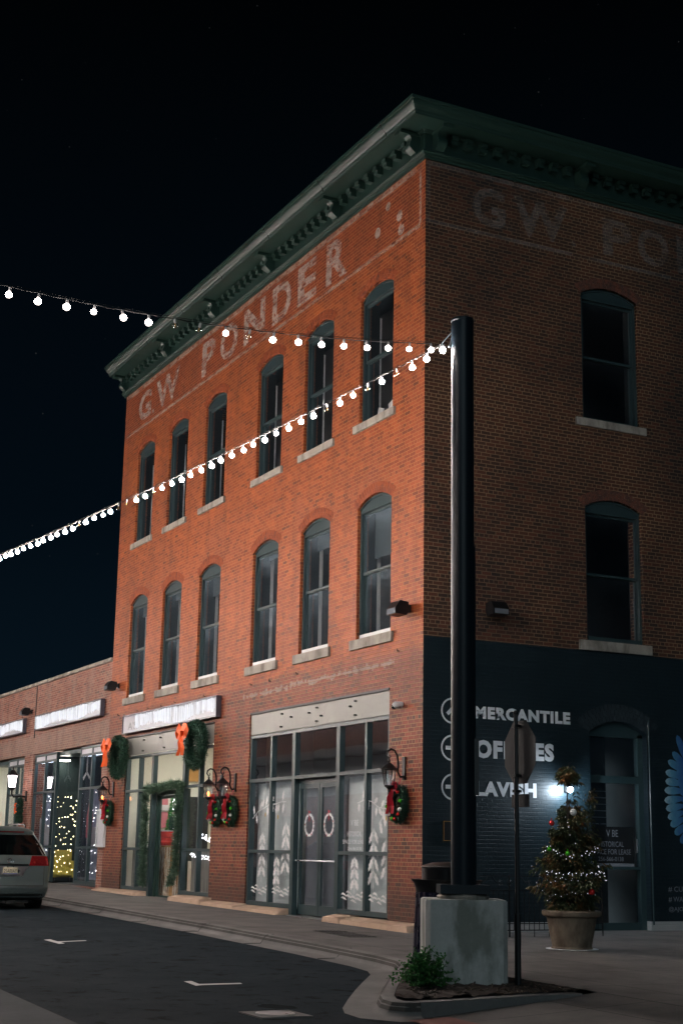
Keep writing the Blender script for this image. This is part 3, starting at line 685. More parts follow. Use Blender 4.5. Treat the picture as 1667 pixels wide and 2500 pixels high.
# dentils and brackets
def bracket(rz):
    b = MB(); n = 18; outer = []
    for i in range(n + 1):
        t = i / n; z = 14.93 + 0.43 * t; d = 0.17 + 0.30 * (t ** 1.6) + 0.085 * math.sin(t * 2 * PI - 0.2)
        outer.append((d, z))
    outer[0] = (0.15, 14.93)
    poly = [(0.055, 14.93)] + outer + [(0.50, 15.36), (0.50, 15.383), (0.055, 15.383)]
    b.prism(poly, lambda u, v, w: (w, -u, v - 14.93), -0.10, 0.10)
    b.box((-0.12, -0.52, 0.37), (0.12, -0.056, 0.42))
    b.box((-0.115, -0.165, -0.03), (0.115, -0.10, 0.05))
    return b
bs = bracket(0).build('bracket', 'green', BB, bevel=0.008, loc=(0, 0, 0))
bx = [-0.22, -3.72, -7.28, -10.82, -14.40, -18.12]
by = [0.22, 3.68, 7.15]
for i, x in enumerate(bx):
    o = bs if i == 0 else copy_tree(bs, None, parent=BB); place_part(o, BB, (x, 0, 14.93))
for y in by:
    o = copy_tree(bs, None, parent=BB); place_part(o, BB, (0, y, 14.93), PI / 2)
b = MB(); b.box((-0.075, -0.19, -0.07), (0.075, -0.056, 0.115)); b.box((-0.075, -0.225, 0.02), (0.075, -0.1905, 0.115)); dn = b.build('dentil', 'green', BB, loc=(0, 0, 0)); dn0 = [True]
def dentil(w, rz=0):
    o = dn if dn0[0] else copy_tree(dn, None, parent=BB); dn0[0] = False; place_part(o, BB, w, rz)
for i in range(len(bx) - 1):
    a, c = bx[i + 1] + 0.34, bx[i] - 0.34; n = 9 if i else 8
    for k in range(n):
        x = a + (c - a) * k / (n - 1); dentil((x, 0, 15.22))
for i in range(len(by) - 1):
    a, c = by[i] + 0.34, by[i + 1] - 0.34; n = 9
    for k in range(n):
        x = a + (c - a) * k / (n - 1); dentil((0, x, 15.22), PI / 2)
# joints of the metal gutter
b = MB()
for x in (-17.6, -14.9, -12.1, -9.3, -6.4, -3.5, -0.6):
    b.tube([(x, -0.572, 15.40), (x, -0.60, 15.49), (x, -0.67, 15.545), (x, -0.705, 15.60), (x, -0.745, 15.65), (x, -0.73, 15.69)], 0.012, 5)
b.build('gutter_joints', 'dark', BB)

# painted ghost sign --------------------------------------------------
w_ = 0.006
def rect(b, u0, u1, v0, v1, fn, w): b.face([fn(u0, v0, w), fn(u1, v0, w), fn(u1, v1, w), fn(u0, v1, w)])
b = MB(); rect(b, -18.25, -0.15, 14.64, 14.78, F3, w_); rect(b, -18.25, -0.20, 13.40, 13.49, F3, w_); rect(b, -0.24, -0.15, 13.49, 14.64, F3, w_)
b.build('painted_band', 'ghost2', BB)
for ch, u0, u1, v0, v1 in (('G', -17.05, -15.95, 13.62, 14.50), ('.', -15.82, -15.68, 13.62, 13.76), ('W', -15.55, -13.65, 13.62, 14.50), ('P', -11.95, -10.98, 13.60, 14.56), ('O', -10.66, -9.48, 13.60, 14.56), ('N', -9.10, -7.78, 13.60, 14.56), ('D', -7.35, -6.25, 13.60, 14.56), ('E', -5.92, -4.92, 13.60, 14.56), ('R', -4.43, -3.38, 13.58, 14.58)):
    text(ch, 'painted_letter', (u0, u1, v0, v1), F3, w_, 'ghost', BB, bold=0.035)
b = MB()
for (x, z, r) in ((-1.54, 14.38, 0.10), (-1.05, 13.98, 0.12), (-1.99, 13.96, 0.12), (-0.98, 13.66, 0.13)):
    b = MB(); b.flat([(x + r * math.cos(t * PI / 8), z + r * math.sin(t * PI / 8)) for t in range(16)], F3, w_); b.build('painted_dot', 'ghost', BB)
b = MB(); rect(b, 0.03, 14.9, 14.67, 14.78, S3, w_); rect(b, 0.10, 14.9, 13.43, 13.52, S3, w_); rect(b, 0.03, 0.10, 13.43, 14.67, S3, w_); b.build('painted_band', 'ghost3', BB)
for ch, u0, u1 in (('G', 1.08, 1.88), ('.', 1.93, 2.03), ('W', 2.06, 3.42), ('.', 3.5, 3.62), ('P', 4.32, 5.10), ('O', 5.24, 6.08), ('N', 6.3, 7.2), ('D', 7.4, 8.2), ('E', 8.4, 9.1), ('R', 9.3, 10.1)):
    text(ch, 'painted_letter', (u0, u1, 13.64, 14.50 if ch != '.' else 13.78), S3, w_, 'ghost3', BB, bold=0.035)

# painted side wall lettering ------------------------------------------
for s_, u0, u1, z0, z1 in (('MERCANTILE', 1.11, 3.27, 3.725, 3.96), ('OFFICES', 1.12, 2.88, 3.0, 3.34), ('LAVISH', 1.12, 2.47, 2.31, 2.585)):
    text(s_, 'painted_word', (u0, u1, z0, z1), S3, 0.005, 'mural', BB, bold=0.055, space=1.14)
for k, (cy, cz) in enumerate(((0.62, 3.84), (0.62, 3.16), (0.63, 2.455))):
    b = MB(); n = 28; r0, r1 = 0.205, 0.240
    for i in range(n):
        a, c = 2 * PI * i / n, 2 * PI * (i + 1) / n
        b.face([S3(cy + r0 * math.cos(a), cz + r0 * math.sin(a), 0.005), S3(cy + r1 * math.cos(a), cz + r1 * math.sin(a), 0.005), S3(cy + r1 * math.cos(c), cz + r1 * math.sin(c), 0.005), S3(cy + r0 * math.cos(c), cz + r0 * math.sin(c), 0.005)])
    if k == 0: b.flat([(0.49, 3.80), (0.54, 3.75), (0.76, 3.97), (0.71, 4.02)], S3, 0.006)
    else:
        b.flat([(0.48, cz - 0.035), (0.78, cz - 0.035), (0.78, cz + 0.035), (0.48, cz + 0.035)], S3, 0.006)
    b.build('painted_circle', 'mural', BB)
# wing mural: rows of feathers
b = MB(); FE = [((5.86, 3.66), (6.12, 3.05)), ((5.73, 3.32), (6.12, 2.98)), ((5.61, 3.14), (6.10, 2.92)), ((5.54, 2.92), (6.05, 2.82)), ((5.53, 2.74), (6.0, 2.70)), ((5.50, 2.56), (6.0, 2.56)), ((5.49, 2.36), (6.0, 2.42)), ((5.52, 2.20), (6.0, 2.28)), ((5.56, 2.03), (6.0, 2.16)), ((5.62, 1.88), (6.0, 2.04)), ((5.72, 1.72), (6.05, 1.92)), ((5.86, 1.55), (6.1, 1.80))]
def feather(b, tip, root, w):
    t, r = Vector(tip), Vector(root); d = (t - r); n = Vector((-d.y, d.x)).normalized()
    prof = [(0, 0.25), (0.25, 0.7), (0.55, 1.0), (0.8, 0.95), (0.93, 0.6), (1.0, 0.0)]
    pts = [(r + d * q + n * w * s) for q, s in prof] + [(r + d * q - n * w * s) for q, s in reversed(prof[:-1])]
    b.flat([(p.x, p.y) for p in pts], S3, 0.005 + 0.0003 * random.random())
for tp, rt in FE: feather(b, tp, rt, 0.078)
for i in range(11): feather(b, (5.80 + 0.02 * i, 3.1 - 0.14 * i), (6.35, 2.75 - 0.08 * i), 0.07)
for i in range(9): feather(b, (6.05, 2.85 - 0.12 * i), (6.5, 2.6 - 0.06 * i), 0.07)
b.build('wing_mural', 'feather', BB)
for s_, u1, z in (('# CUL', 5.96, 0.61), ('# WAR', 5.96, 0.42), ('@AJOY', 5.96, 0.23)):
    text(s_, 'painted_word', (5.52, u1, z, z + 0.105), S3, 0.005, 'mural2', BB) if 'mural2' in MAT else text(s_, 'painted_word', (5.52, u1, z, z + 0.105), S3, 0.005, 'signgrey', BB)

# side door ------------------------------------------------------------
D = MB(); y0, y1 = 3.72, 5.10
for a, c in (((-0.26, y0, -0.12), (-0.14, y0 + 0.09, 3.62)), ((-0.26, y1 - 0.12, -0.12), (-0.14, y1, 3.62)), ((-0.26, y0 + 0.09, 2.66), (-0.14, y1 - 0.12, 2.80)), ((-0.25, y0 + 0.09, -0.12), (-0.145, y1 - 0.12, 0.03)), ((-0.25, y0 + 0.09, 1.02), (-0.15, y1 - 0.12, 1.08))): D.box(a, c)
a_, _ = arc(y0, y1, 3.62, 0.23); D.prism([(y0, 3.55), (y1, 3.55)] + a_, S3, -0.26, -0.14)
dr = D.build('side_door', 'frame', BB)
b = MB(); b.box((-0.205, y0 + 0.09, 0.03), (-0.199, y1 - 0.12, 2.66)); b.box((-0.205, y0 + 0.09, 2.80), (-0.199, y1 - 0.12, 3.55)); b.build('pane', 'glass_up', dr)
b = MB(); b.tube([(-0.13, 4.86, 1.35), (-0.08, 4.86, 1.35), (-0.08, 4.86, 1.6), (-0.13, 4.86, 1.6)], 0.012, 6); b.build('handle', 'steel', dr)
b = MB(); nb = 19
_, (cx, cz, R, a0) = arc(y0, y1, 3.62, 0.23)
for ring in range(3):
    r0 = R + 0.004 + ring * 0.112; r1 = r0 + 0.104; A = a0 + 0.03 + 0.03 * ring
    for i in range(nb + ring):
        n = nb + ring; t0 = -A + 2 * A * i / n + 0.005; t1 = -A + 2 * A * (i + 1) / n - 0.005
        b.prism([(cx + r0 * math.sin(t0), cz + r0 * math.cos(t0)), (cx + r1 * math.sin(t0), cz + r1 * math.cos(t0)), (cx + r1 * math.sin(t1), cz + r1 * math.cos(t1)), (cx + r0 * math.sin(t1), cz + r0 * math.cos(t1))], S3, 0.001, 0.008)
b.build('brick_arch', 'arch_navy', dr)
b = MB(); b.box((-0.42, 3.72, -0.12), (-0.40, 5.1, 3.6)); 
b = MB(); b.box((-0.60, 3.3, -0.12), (-0.56, 4.50, 3.9)); b.build('hall_partition', 'dark', BB)
b = MB(); b.box((-1.6, 4.2, -0.12), (-1.5, 6.5, 3.9)); b.build('hall_wall', 'whitewall', BB)
b = MB()
for i in range(6): z = 2.51 - 0.126 * i; b.box((-0.55, 3.80, z), (-0.53, 4.49, z + 0.016))
b.build('blind_slats', 'steel', BB)
# lease sign in the door
LS = thing('lease_sign', (-0.19, 4.35, 1.08), 'dark lease sign with pale lettering hung inside the side door', 'sign')
b = MB(); b.box((-0.195, 3.82, 1.14), (-0.180, 4.86, 1.83)); b.build('board', 'signnavy' if 'signnavy' in MAT else 'dark', LS)
b = MB(); b.box((-0.196, 3.82, 1.075), (-0.178, 4.86, 1.135)); b.build('white_strip', 'signgrey', LS)
for s_, u0, u1, z0, z1 in (('V BE', 4.20, 4.48, 1.64, 1.77), ('HISTORICAL', 4.02, 4.61, 1.45, 1.55), ('SPACE FOR LEASE', 3.87, 4.78, 1.305, 1.405), ('256-566-0138', 4.0, 4.60, 1.18, 1.26)):
    text(s_, 'lettering', (u0, u1, z0, z1), S3, -0.176, 'signgrey', LS, bold=0.0)
# vertical conduit by the door
b = MB(); b.tube([(0.03, 5.13, 3.9), (0.03, 5.13, 0.0)], 0.016, 6); b.build('conduit', 'frame', BB)

# ------------------------------------------------------------------ shopfronts
def frame_bars(vx, zs, y0=0.03, y1=0.13, w=0.09, tops=None):
    b = MB()
    return b
def shopfront(name, x0, x1, zb, ztop, verts, rails, panel, parent, door, y=0.03, wide=()):
    """verts: inner mullion centres; rails: z of cross rails; door=(a,b) bay without lower rails"""
    b = MB(); d = 0.12; w = 0.045
    allv = [x0 + 0.05] + verts + [x1 - 0.05]
    for v in allv:
        ww = 0.075 if v in wide else w
        b.box((v - ww, y, zb if v not in wide else -0.06), (v + ww, y + d, ztop))
    for i in range(len(allv) - 1):
        a, c = allv[i], allv[i + 1]; isd = door and abs((a + c) / 2 - sum(door) / 2) < 0.3
        wa = 0.075 if a in wide else w; wc = 0.075 if c in wide else w
        b.box((a + wa, y + 0.004, ztop - 0.07), (c - wc, y + d - 0.004, ztop))
        for r in rails:
            if isd and r < 2.0: continue
            b.box((a + wa, y + 0.004, r - 0.035), (c - wc, y + d - 0.004, r + 0.035))
        if not isd: b.box((a + wa, y + 0.004, zb), (c - wc, y + d - 0.004, zb + 0.09))
    return b.build(name, 'frame', parent), allv
# right-hand shopfront
sf, av = shopfront('shopfront', -7.94, -1.27, 0.075, 3.82, [-6.76, -5.58, -3.47, -2.27], [2.80, 1.24], None, BB, (-5.58, -3.47), wide=(-5.58, -3.47))
b = MB(); b.box((-7.935, 0.03, 3.835), (-1.275, 0.06, 4.30)); o = b.build('header_panel', 'panel', BB)
b = MB(); b.box((-7.93, -0.012, 4.30), (-1.275, 0.06, 4.343)); b.build('header_trim', 'dark', BB)
b = MB()
for x, z in ((-6.19, 4.20), (-4.44, 4.20), (-2.69, 4.20), (-6.22, 3.92), (-4.44, 3.92), (-2.69, 3.92), (-5.71, 4.10), (-4.81, 4.12), (-4.23, 4.02), (-2.91, 4.11)): c = MB(); c.tube([(x, 0.03, z), (x, -0.03, z)], 0.018, 8); c.build('bolt', 'dark', o)
def panes(parent, spans, mat, y=0.09):
    for (a, c, z0, z1) in spans:
        p = MB(); p.box((a, y, z0), (c, y + 0.006, z1)); p.build('pane', mat, parent)
panes(sf, [(-7.85, -6.8, 2.83, 3.76), (-6.7, -5.65, 2.83, 3.76), (-5.5, -3.55, 2.83, 3.76), (-3.4, -2.31, 2.83, 3.76), (-2.22, -1.35, 2.83, 3.76)], 'glass_shop')
panes(sf, [(-7.85, -6.8, 1.27, 2.77), (-6.7, -5.65, 1.27, 2.77), (-3.4, -2.31, 1.27, 2.77), (-2.22, -1.35, 1.27, 2.77), (-7.85, -6.8, 0.16, 1.21), (-6.7, -5.65, 0.16, 1.21), (-3.4, -2.31, 0.16, 1.21), (-2.22, -1.35, 0.16, 1.21)], 'glass_film')
b = MB()
for (a, c, m) in ((-7.9, -5.65, 0), (-3.4, -1.3, 0)):
    b.box((a, 0.26, 0.1), (c, 0.27, 2.74))
b.build('paper_backing', 'film', BB)
# double door
b = MB(); yd = 0.16
for (a, c) in ((-5.5, -4.535), (-4.515, -3.55)):
    b.box((a, yd, -0.03), (a + 0.09, yd + 0.045, 2.66)); b.box((c - 0.09, yd, -0.03), (c, yd + 0.045, 2.66)); b.box((a + 0.09, yd, -0.03), (c - 0.09, yd + 0.045, 0.18)); b.box((a + 0.09, yd, 2.56), (c - 0.09, yd + 0.045, 2.66))
b.box((-5.5, 0.151, 2.665), (-3.55, 0.23, 2.76))
dd = b.build('double_door', 'frame', BB)
panes(dd, [(-5.41, -4.625, 0.18, 2.56), (-4.425, -3.64, 0.18, 2.56)], 'glass_film', yd + 0.02)
b = MB(); b.box((-5.45, 0.30, 0), (-3.6, 0.31, 2.6)); b.build('door_backing', 'film_dark', BB)
b = MB(); b.tube([(-5.46, 0.08, 1.07), (-3.60, 0.08, 1.07)], 0.016, 8); b.build('push_bar', 'steel', dd)
b = MB(); b.box((-5.5, -0.10, -0.075), (-3.55, 0.24, -0.045)); b.build('threshold', 'steel', BB)
b = MB(); b.box((-7.939, 0.16, 0.0), (-7.92, 0.43, 4.3)); b.build('reveal_lining', 'lining', BB); b = MB(); b.box((-16.679, 0.16, 0.0), (-16.66, 0.43, 4.25)); b.build('reveal_lining', 'cream', BB)
# painted decorations on the glass
def fn_glass(u, v, w): return (u, 0.084 - w, v)
def fn_door(u, v, w): return (u, 0.165 - w, v)
def frond(b, p0, ang, ln, wd, fn, n=7):
    """a spray: fan of small leaf strokes each side of a stem"""
    p0 = Vector(p0); d = Vector((math.cos(ang), math.sin(ang))); nn = Vector((-d.y, d.x))
    pts = [p0, p0 + d * ln * 0.3 + nn * wd * 0.9, p0 + d * ln * 0.65 + nn * wd, p0 + d * ln * 0.9 + nn * wd * 0.5, p0 + d * ln, p0 + d * ln * 0.9 - nn * wd * 0.5, p0 + d * ln * 0.65 - nn * wd, p0 + d * ln * 0.3 - nn * wd * 0.9]
    # serrated edge
    out = []
    for i, q in enumerate(pts):
        out.append(q)
        nx = pts[(i + 1) % len(pts)]; mid = (q + nx) / 2; out.append(mid + (p0 + d * ln * 0.5 - mid) * 0.30)
    b.flat([(q.x, q.y) for q in out], fn, random.random() * 0.002)
def ptree(b, x, zt, zb, w, fn, tiers=4, clip=None):
    h = zt - zb
    for i in range(tiers):
        z = zt - h * (0.02 + 0.90 * i / tiers); ww = w * (0.45 + 0.55 * (i + 1) / tiers)
        for sgn in (-1, 1):
            frond(b, (x + sgn * 0.012, z), -PI / 2 + sgn * (0.55 + 0.1 * i / tiers), h / tiers * 1.25, 0.058 + 0.014 * i / tiers, fn)
    b.face([fn(x - 0.006, zt, 0.001), fn(x + 0.006, zt, 0.001), fn(x + 0.006, zb - 0.03, 0.001), fn(x - 0.006, zb - 0.03, 0.001)])
for a_ in ((-7.24, 1.66, 0.62, 0.42, 4), (-6.0, 1.88, 0.70, 0.40, 4), (-6.44, 1.14, 0.50, 0.34, 3), (-2.78, 1.18, 0.50, 0.46, 3), (-2.0, 1.72, 0.58, 0.46, 4), (-1.50, 1.52, 0.72, 0.34, 3)):
    b = MB(); ptree(b, a_[0], a_[1], a_[2], a_[3], fn_glass, a_[4]); b.build('painted_tree', 'snowpaint', sf)
for (path, side) in (([(-7.80, 1.96), (-7.5, 2.12), (-7.2, 2.18), (-6.9, 2.26), (-6.6, 2.26), (-6.3, 2.30), (-6.05, 2.30)], 1), ([(-2.7, 2.20), (-2.4, 2.26), (-2.1, 2.22), (-1.8, 2.10), (-1.55, 2.08), (-1.36, 2.02)], -1), ([(-1.5, 2.05), (-1.7, 1.88), (-1.8, 1.78)], -1)):
    b = MB()
    for i in range(len(path) - 1):
        a, c = Vector(path[i]), Vector(path[i + 1]); d = (c - a); nn = Vector((-d.y, d.x)).normalized() * 0.008
        b.flat([tuple(a - nn), tuple(c - nn), tuple(c + nn), tuple(a + nn)], fn_glass, 0.001)
        for k in range(2):
            an = math.atan2(d.y, d.x); frond(b, a + d * (0.3 + 0.4 * k), an + random.choice((-1.9, -1.4, 0.9, 1.3)), random.uniform(0.20, 0.30), 0.055, fn_glass)
    b.build('painted_branch', 'snowpaint', sf)
for (xa, xb) in ((-7.80, -6.84), (-6.68, -5.68), (-3.36, -2.34), (-2.2, -1.36)):
    b = MB()
    for k in range(5):
        xm = xa + (xb - xa) * (k + 0.1) / 5; z = 0.44 + 0.05 * math.sin(k * 2.1); l = (xb - xa) / 5 * 1.25
        b.flat([(xm, z), (xm + l * 0.3, z + 0.045), (xm + l * 0.7, z + 0.02), (xm + l, z - 0.05), (xm + l * 0.65, z - 0.012), (xm + l * 0.3, z + 0.005)], fn_glass, 0.001 + 0.0003 * k)
        b.flat([(xm, z - 0.06), (xm + l * 0.3, z - 0.03), (xm + l * 0.7, z - 0.05), (xm + l, z - 0.10), (xm + l * 0.6, z - 0.085), (xm + l * 0.3, z - 0.07)], fn_glass, 0.003 + 0.0003 * k)
    b.build('painted_snow', 'snowpaint', sf)
b = MB()
for (x, z) in ((-7.1, 2.04), (-6.75, 2.10), (-6.42, 1.98), (-1.5, 1.9)): b.flat([(x + 0.03 * math.cos(t * PI / 5), z + 0.05 * math.sin(t * PI / 5)) for t in range(10)], fn_glass, 0.004)
b.build('painted_baubles', 'yellowpaint', sf)
for cx_ in (-5.02, -4.10):
    b = MB(); n = 15
    for i in range(n):
        a = 2 * PI * i / n; frond(b, (cx_ + 0.215 * math.cos(a), 1.80 + 0.225 * math.sin(a)), a + 1.9, 0.13, 0.038, fn_door)
    b.build('painted_wreath', 'snowpaint', dd)
    b = MB(); b.flat([(cx_ - 0.06, 2.10), (cx_ + 0.06, 2.08), (cx_ + 0.01, 2.02), (cx_ + 0.05, 1.86), (cx_, 1.93), (cx_ - 0.05, 1.84), (cx_ - 0.01, 2.02)], fn_door, 0.004)
    for a in (0.3, 1.9, 3.1, 4.3, 5.3): x, z = cx_ + 0.21 * math.cos(a), 1.80 + 0.23 * math.sin(a); b.flat([(x + 0.02 * math.cos(t * PI / 3), z + 0.02 * math.sin(t * PI / 3)) for t in range(6)], fn_door, 0.004)
    b.build('painted_bow', 'redpaint', dd)
for s_, u0, u1, z0, z1 in (('V BE', -2.98, -2.64, 1.77, 1.88), ('HISTORICAL', -3.12, -2.50, 1.56, 1.66), ('SPACE FOR LEASE', -3.30, -2.36, 1.42, 1.50), ('256-566-0138', -3.08, -2.50, 1.30, 1.36)):
    text(s_, 'lettering', (u0, u1, z0, z1), fn_glass, 0.0, 'mural', sf)

# left shopfront
sf1, av = shopfront('shopfront', -16.68, -10.10, 0.16, 3.76, [-15.54, -14.47, -12.14, -11.06], [2.80, 1.245], None, BB, (-14.47, -12.14), wide=(-14.47, -12.14))
b = MB(); b.box((-16.675, 0.03, 3.775), (-10.105, 0.06, 4.26)); o = b.build('header_panel', 'panel', BB)
b = MB(); b.box((-16.67, -0.012, 4.26), (-10.105, 0.06, 4.298)); b.build('header_trim', 'dark', BB)
b = MB()
for x, z in ((-15.2, 4.15), (-13.9, 4.14), (-12.3, 4.12), (-15.25, 3.86), (-13.6, 3.86), (-12.0, 3.88)): c = MB(); c.tube([(x, 0.03, z), (x, -0.03, z)], 0.018, 8); c.build('bolt', 'dark', o)
panes(sf1, [(a, c, z0, z1) for (a, c) in ((-16.59, -15.59), (-15.49, -14.55), (-12.06, -11.11), (-11.01, -10.19)) for (z0, z1) in ((2.84, 3.69), (1.28, 2.76), (0.25, 1.21))] + [(-14.39, -12.22, 2.84, 3.69)], 'glass_shop')
b = MB(); yd = 0.22
b.box((-14.395, 0.151, 0.0), (-14.33, 0.27, 2.762)); b.box((-12.28, 0.151, 0.0), (-12.215, 0.27, 2.762)); b.box((-14.33, 0.151, 2.64), (-12.28, 0.27, 2.762))
b.box((-14.33, yd, 0.02), (-14.27, yd + 0.045, 2.635)); b.box((-12.40, yd, 0.02), (-12.28, yd + 0.045, 2.635)); b.box((-14.27, yd, 0.02), (-12.40, yd + 0.045, 0.07)); b.box((-14.27, yd, 2.55), (-12.40, yd + 0.045, 2.635))
do = b.build('door', 'green', BB)
panes(do, [(-14.27, -12.40, 0.07, 2.55)], 'glass_shop', yd + 0.02)
b = MB(); b.tube([(-12.46, 0.26, 1.0), (-12.46, 0.22, 1.0), (-12.46, 0.22, 1.5), (-12.46, 0.26, 1.5)], 0.014, 6); b.build('handle', 'steel', do)
b = MB(); text('117', 'house_number', (-13.75, -13.1, 2.86, 3.0), F3, -0.085, 'signgrey', sf1)
# stone plinths at the foot of the front wall
def plinth(x0, x1, ht):
    b = MB(); y = -0.30
    p = [(x0, 0.1), (x0 + 0.0, y), (x1, y), (x1, 0.1)]
    x0b, x1b = x0, x1
    vs = [(x0, 0.14, ht), (x1, 0.14, ht), (x1 - 0.0, -0.02, ht - 0.004), (x0 + 0.0, -0.02, ht - 0.004), (x1 - 0.04, y, ht - 0.05), (x0 + 0.04, y, ht - 0.05), (x1 - 0.0, y - 0.01, gz(x1) - 0.02), (x0 + 0.0, y - 0.01, gz(x0) - 0.02)]
    v = [b.b.verts.new(q) for q in vs]
    for f in ((0, 1, 2, 3), (3, 2, 4, 5), (5, 4, 6, 7)): b.b.faces.new([v[i] for i in f])
    for xx, idx in ((x0, (0, 3, 5, 7)), (x1, (1, 2, 4, 6))):
        q = b.b.verts.new((xx, 0.14, gz(xx) - 0.02)); b.b.faces.new([v[i] for i in idx] + [q])
    return b.build('plinth', 'tanstone', BB)
plinth(-18.25, -14.55, 0.155); plinth(-12.05, -9.9, 0.155); plinth(-9.87, -7.9, 0.10); plinth(-7.87, -5.68, 0.068); plinth(-3.40, -2.65, 0.068); plinth(-2.63, 0.02, 0.045)
b = MB()
for x, z in ((-7.88, 4.99), (-6.83, 4.98), (-15.74, 4.97), (-14.91, 4.98), (-13.84, 4.96), (-12.85, 4.98), (-10.79, 4.97), (-17.42, 4.98), (-5.4, 5.0), (-0.9, 5.0)):
    c = MB(); c.tube([(x, 0, z), (x, -0.05, z), (x + 0.02, -0.06, z + 0.03)], 0.01, 5); c.build('iron_hook', 'iron', BB)

b = MB(); b.box((-14.2, 0.31, 2.60), (-12.5, 0.35, 2.63)); b.build('hidden_fill_lamp', 'ceil', BB)  # unseen strip added behind the door rail to brighten the peeling door
# interior of the left shop
b = MB(); b.box((-17.8, 4.6, -0.1), (-9.6, 4.7, 4.38)); b.box((-17.85, 0.43, -0.1), (-17.8, 4.6, 4.38)); b.box((-9.6, 0.43, -0.1), (-9.55, 4.6, 4.38)); b.box((-17.8, 0.43, 4.30), (-9.6, 4.6, 4.36)); b.build('shop_interior', 'cream', BB)
b = MB(); b.box((-17.8, 0.43, -0.02), (-9.6, 4.6, 0.02)); b.build('shop_floor', 'wood', BB)
b = MB(); b.box((-16.3, 1.4, 4.22), (-15.3, 2.6, 4.26)); b.box((-13.6, 1.4, 4.22), (-12.6, 2.6, 4.26)); b.build('ceiling_lamp', 'ceil', BB)
b = MB(); b.box((-17.7, 0.44, -0.1), (-17.66, 0.5, 4.3))
# right shop: dark back room
b = MB(); b.box((-9.5, 2.4, -0.1), (-0.5, 2.5, 4.38)); b.build('shop_partition', 'room', BB)
# boards and things behind the left shop's glass
def itm(name, mb, mat, label, cat, group=None, **k): return tag(mb.build(name, mat, None, **k), label, cat, group)
b = MB(); b.box((-12.05, 0.30, 0.1), (-10.2, 0.33, 1.22)); itm('board_screen', b, 'greyboard', 'weathered grey plank screen behind the lower glass right of the garlanded door', 'screen')
b = MB(); b.box((-16.55, 0.30, 0.1), (-14.6, 0.33, 1.22)); itm('board_screen', b, 'greyboard', 'grey plank screen behind the lower glass left of the garlanded door', 'screen')
PN = thing('peeling_door', (-13.8, 0.42, 0.02), 'old door with peeling white paint and yellow wood, standing just inside the garlanded door', 'old door')
b = MB(); b.box((-14.75, 0.42, 0.05), (-13.86, 0.46, 1.30)); b.box((-13.64, 0.42, 0.05), (-12.9, 0.46, 1.30)); b.build('painted_board', 'peel', PN)
b = MB(); b.box((-13.86, 0.41, 0.05), (-13.64, 0.47, 1.34)); b.box((-14.6, 0.405, 1.30), (-13.86, 0.47, 1.34)); b.box((-13.64, 0.405, 1.30), (-12.9, 0.47, 1.34)); b.box((-13.64, 0.408, 0.62), (-12.9, 0.419, 0.86)); b.build('bare_board', 'wood', PN)
RB = thing('red_tin', (-14.35, 0.55, 1.345), 'round red tin with white rim stacked on the peeling door', 'tin')
b = MB(); b.lathe((-14.35, 0.62, 1.345), [(0.30, 0), (0.34, 0.08), (0.34, 0.10), (0.31, 0.12), (0.31, 0.20), (0.35, 0.22), (0.35, 0.36)], 24); b.build('body', 'redbox', RB, smooth=True)
b = MB(); b.lathe((-14.35, 0.62, 1.706), [(0.36, 0), (0.36, 0.03)], 24); b.build('rim', 'white_wood', RB)
b = MB()
for _ in range(14): b.ball((random.uniform(-13.95, -13.55), 0.6 + random.uniform(-0.1, 0.1), 1.42 + random.uniform(0, 0.14)), random.uniform(0.07, 0.12), 2)
itm('snow_heap', b, 'snowcloth', 'heap of white cotton snow beside the red tin', 'fake snow')
b = MB()
for k in range(9): b.ball((-16.4 + 0.21 * k, 0.55 + 0.05 * math.sin(k * 3), 1.33 + 0.05 * math.sin(k * 1.7)), 0.13, 2, (1.2, 1, 0.8))
itm('snow_drift', b, 'snowcloth', 'white cotton snow along the shelf left of the garlanded door', 'fake snow')
def xtree(name, x, y, z0, h, r, label, mat='xmas', n=1500):
    T = thing(name, (x, y, z0), label, 'christmas tree')
    b = MB()
    for _ in range(n):
        t = random.random() ** 0.7; a = random.uniform(0, 2 * PI); rr = r * t * random.uniform(0.55, 1); p = Vector((x + rr * math.cos(a), y + rr * math.sin(a), z0 + h * (1 - t) + 0.05))
        leaf(b, p, Vector((math.cos(a), math.sin(a), -0.3)), 0.11, 0.018)
    b.build('foliage', mat, T)
    b = MB(); b.tube([(x, y, z0), (x, y, z0 + h * 0.95)], [0.02, 0.005], 6); b.build('trunk', 'bark', T)
    b = MB()
    for k in range(26):
        t = (k + 0.5) / 26; a = k * 2.4; rr = r * t * 1.02; b.ball((x + rr * math.cos(a), y + rr * math.sin(a), z0 + h * (1 - t) + 0.05), 0.014, 1)
    b.build('tree_lights', 'fairy', T)
xtree('christmas_tree', -15.5, 1.06, 0.95, 1.68, 0.30, 'bright green lit christmas tree inside the shop, seen through the garlanded door')
xtree('christmas_tree', -11.35, 0.95, 0.9, 1.6, 0.42, 'dark lit christmas tree with baubles inside the right window of the garlanded shop', 'needle', 1200)
b = MB(); b.box((-15.9, 0.7, 0.02), (-15.1, 1.5, 0.94)); itm('display_table', b, 'white_wood', 'white display table under the bright green lit christmas tree', 'table')
b = MB(); b.box((-11.9, 0.6, 0.02), (-10.7, 1.4, 0.89)); itm('display_table', b, 'greyboard', 'grey display table under the dark lit christmas tree', 'table')
b = MB(); b.box((-17.79, 0.45, 1.95), (-17.75, 0.75, 2.75)); itm('wall_hanging', b, 'wood', 'brown wall hanging seen in the left window of the garlanded shop', 'wall hanging')
b = MB(); b.box((-17.79, 1.34, 2.34), (-17.70, 1.80, 2.50)); itm('wall_shelf', b, 'white_wood', 'pale wall shelf under the dusty pink arched picture', 'shelf')
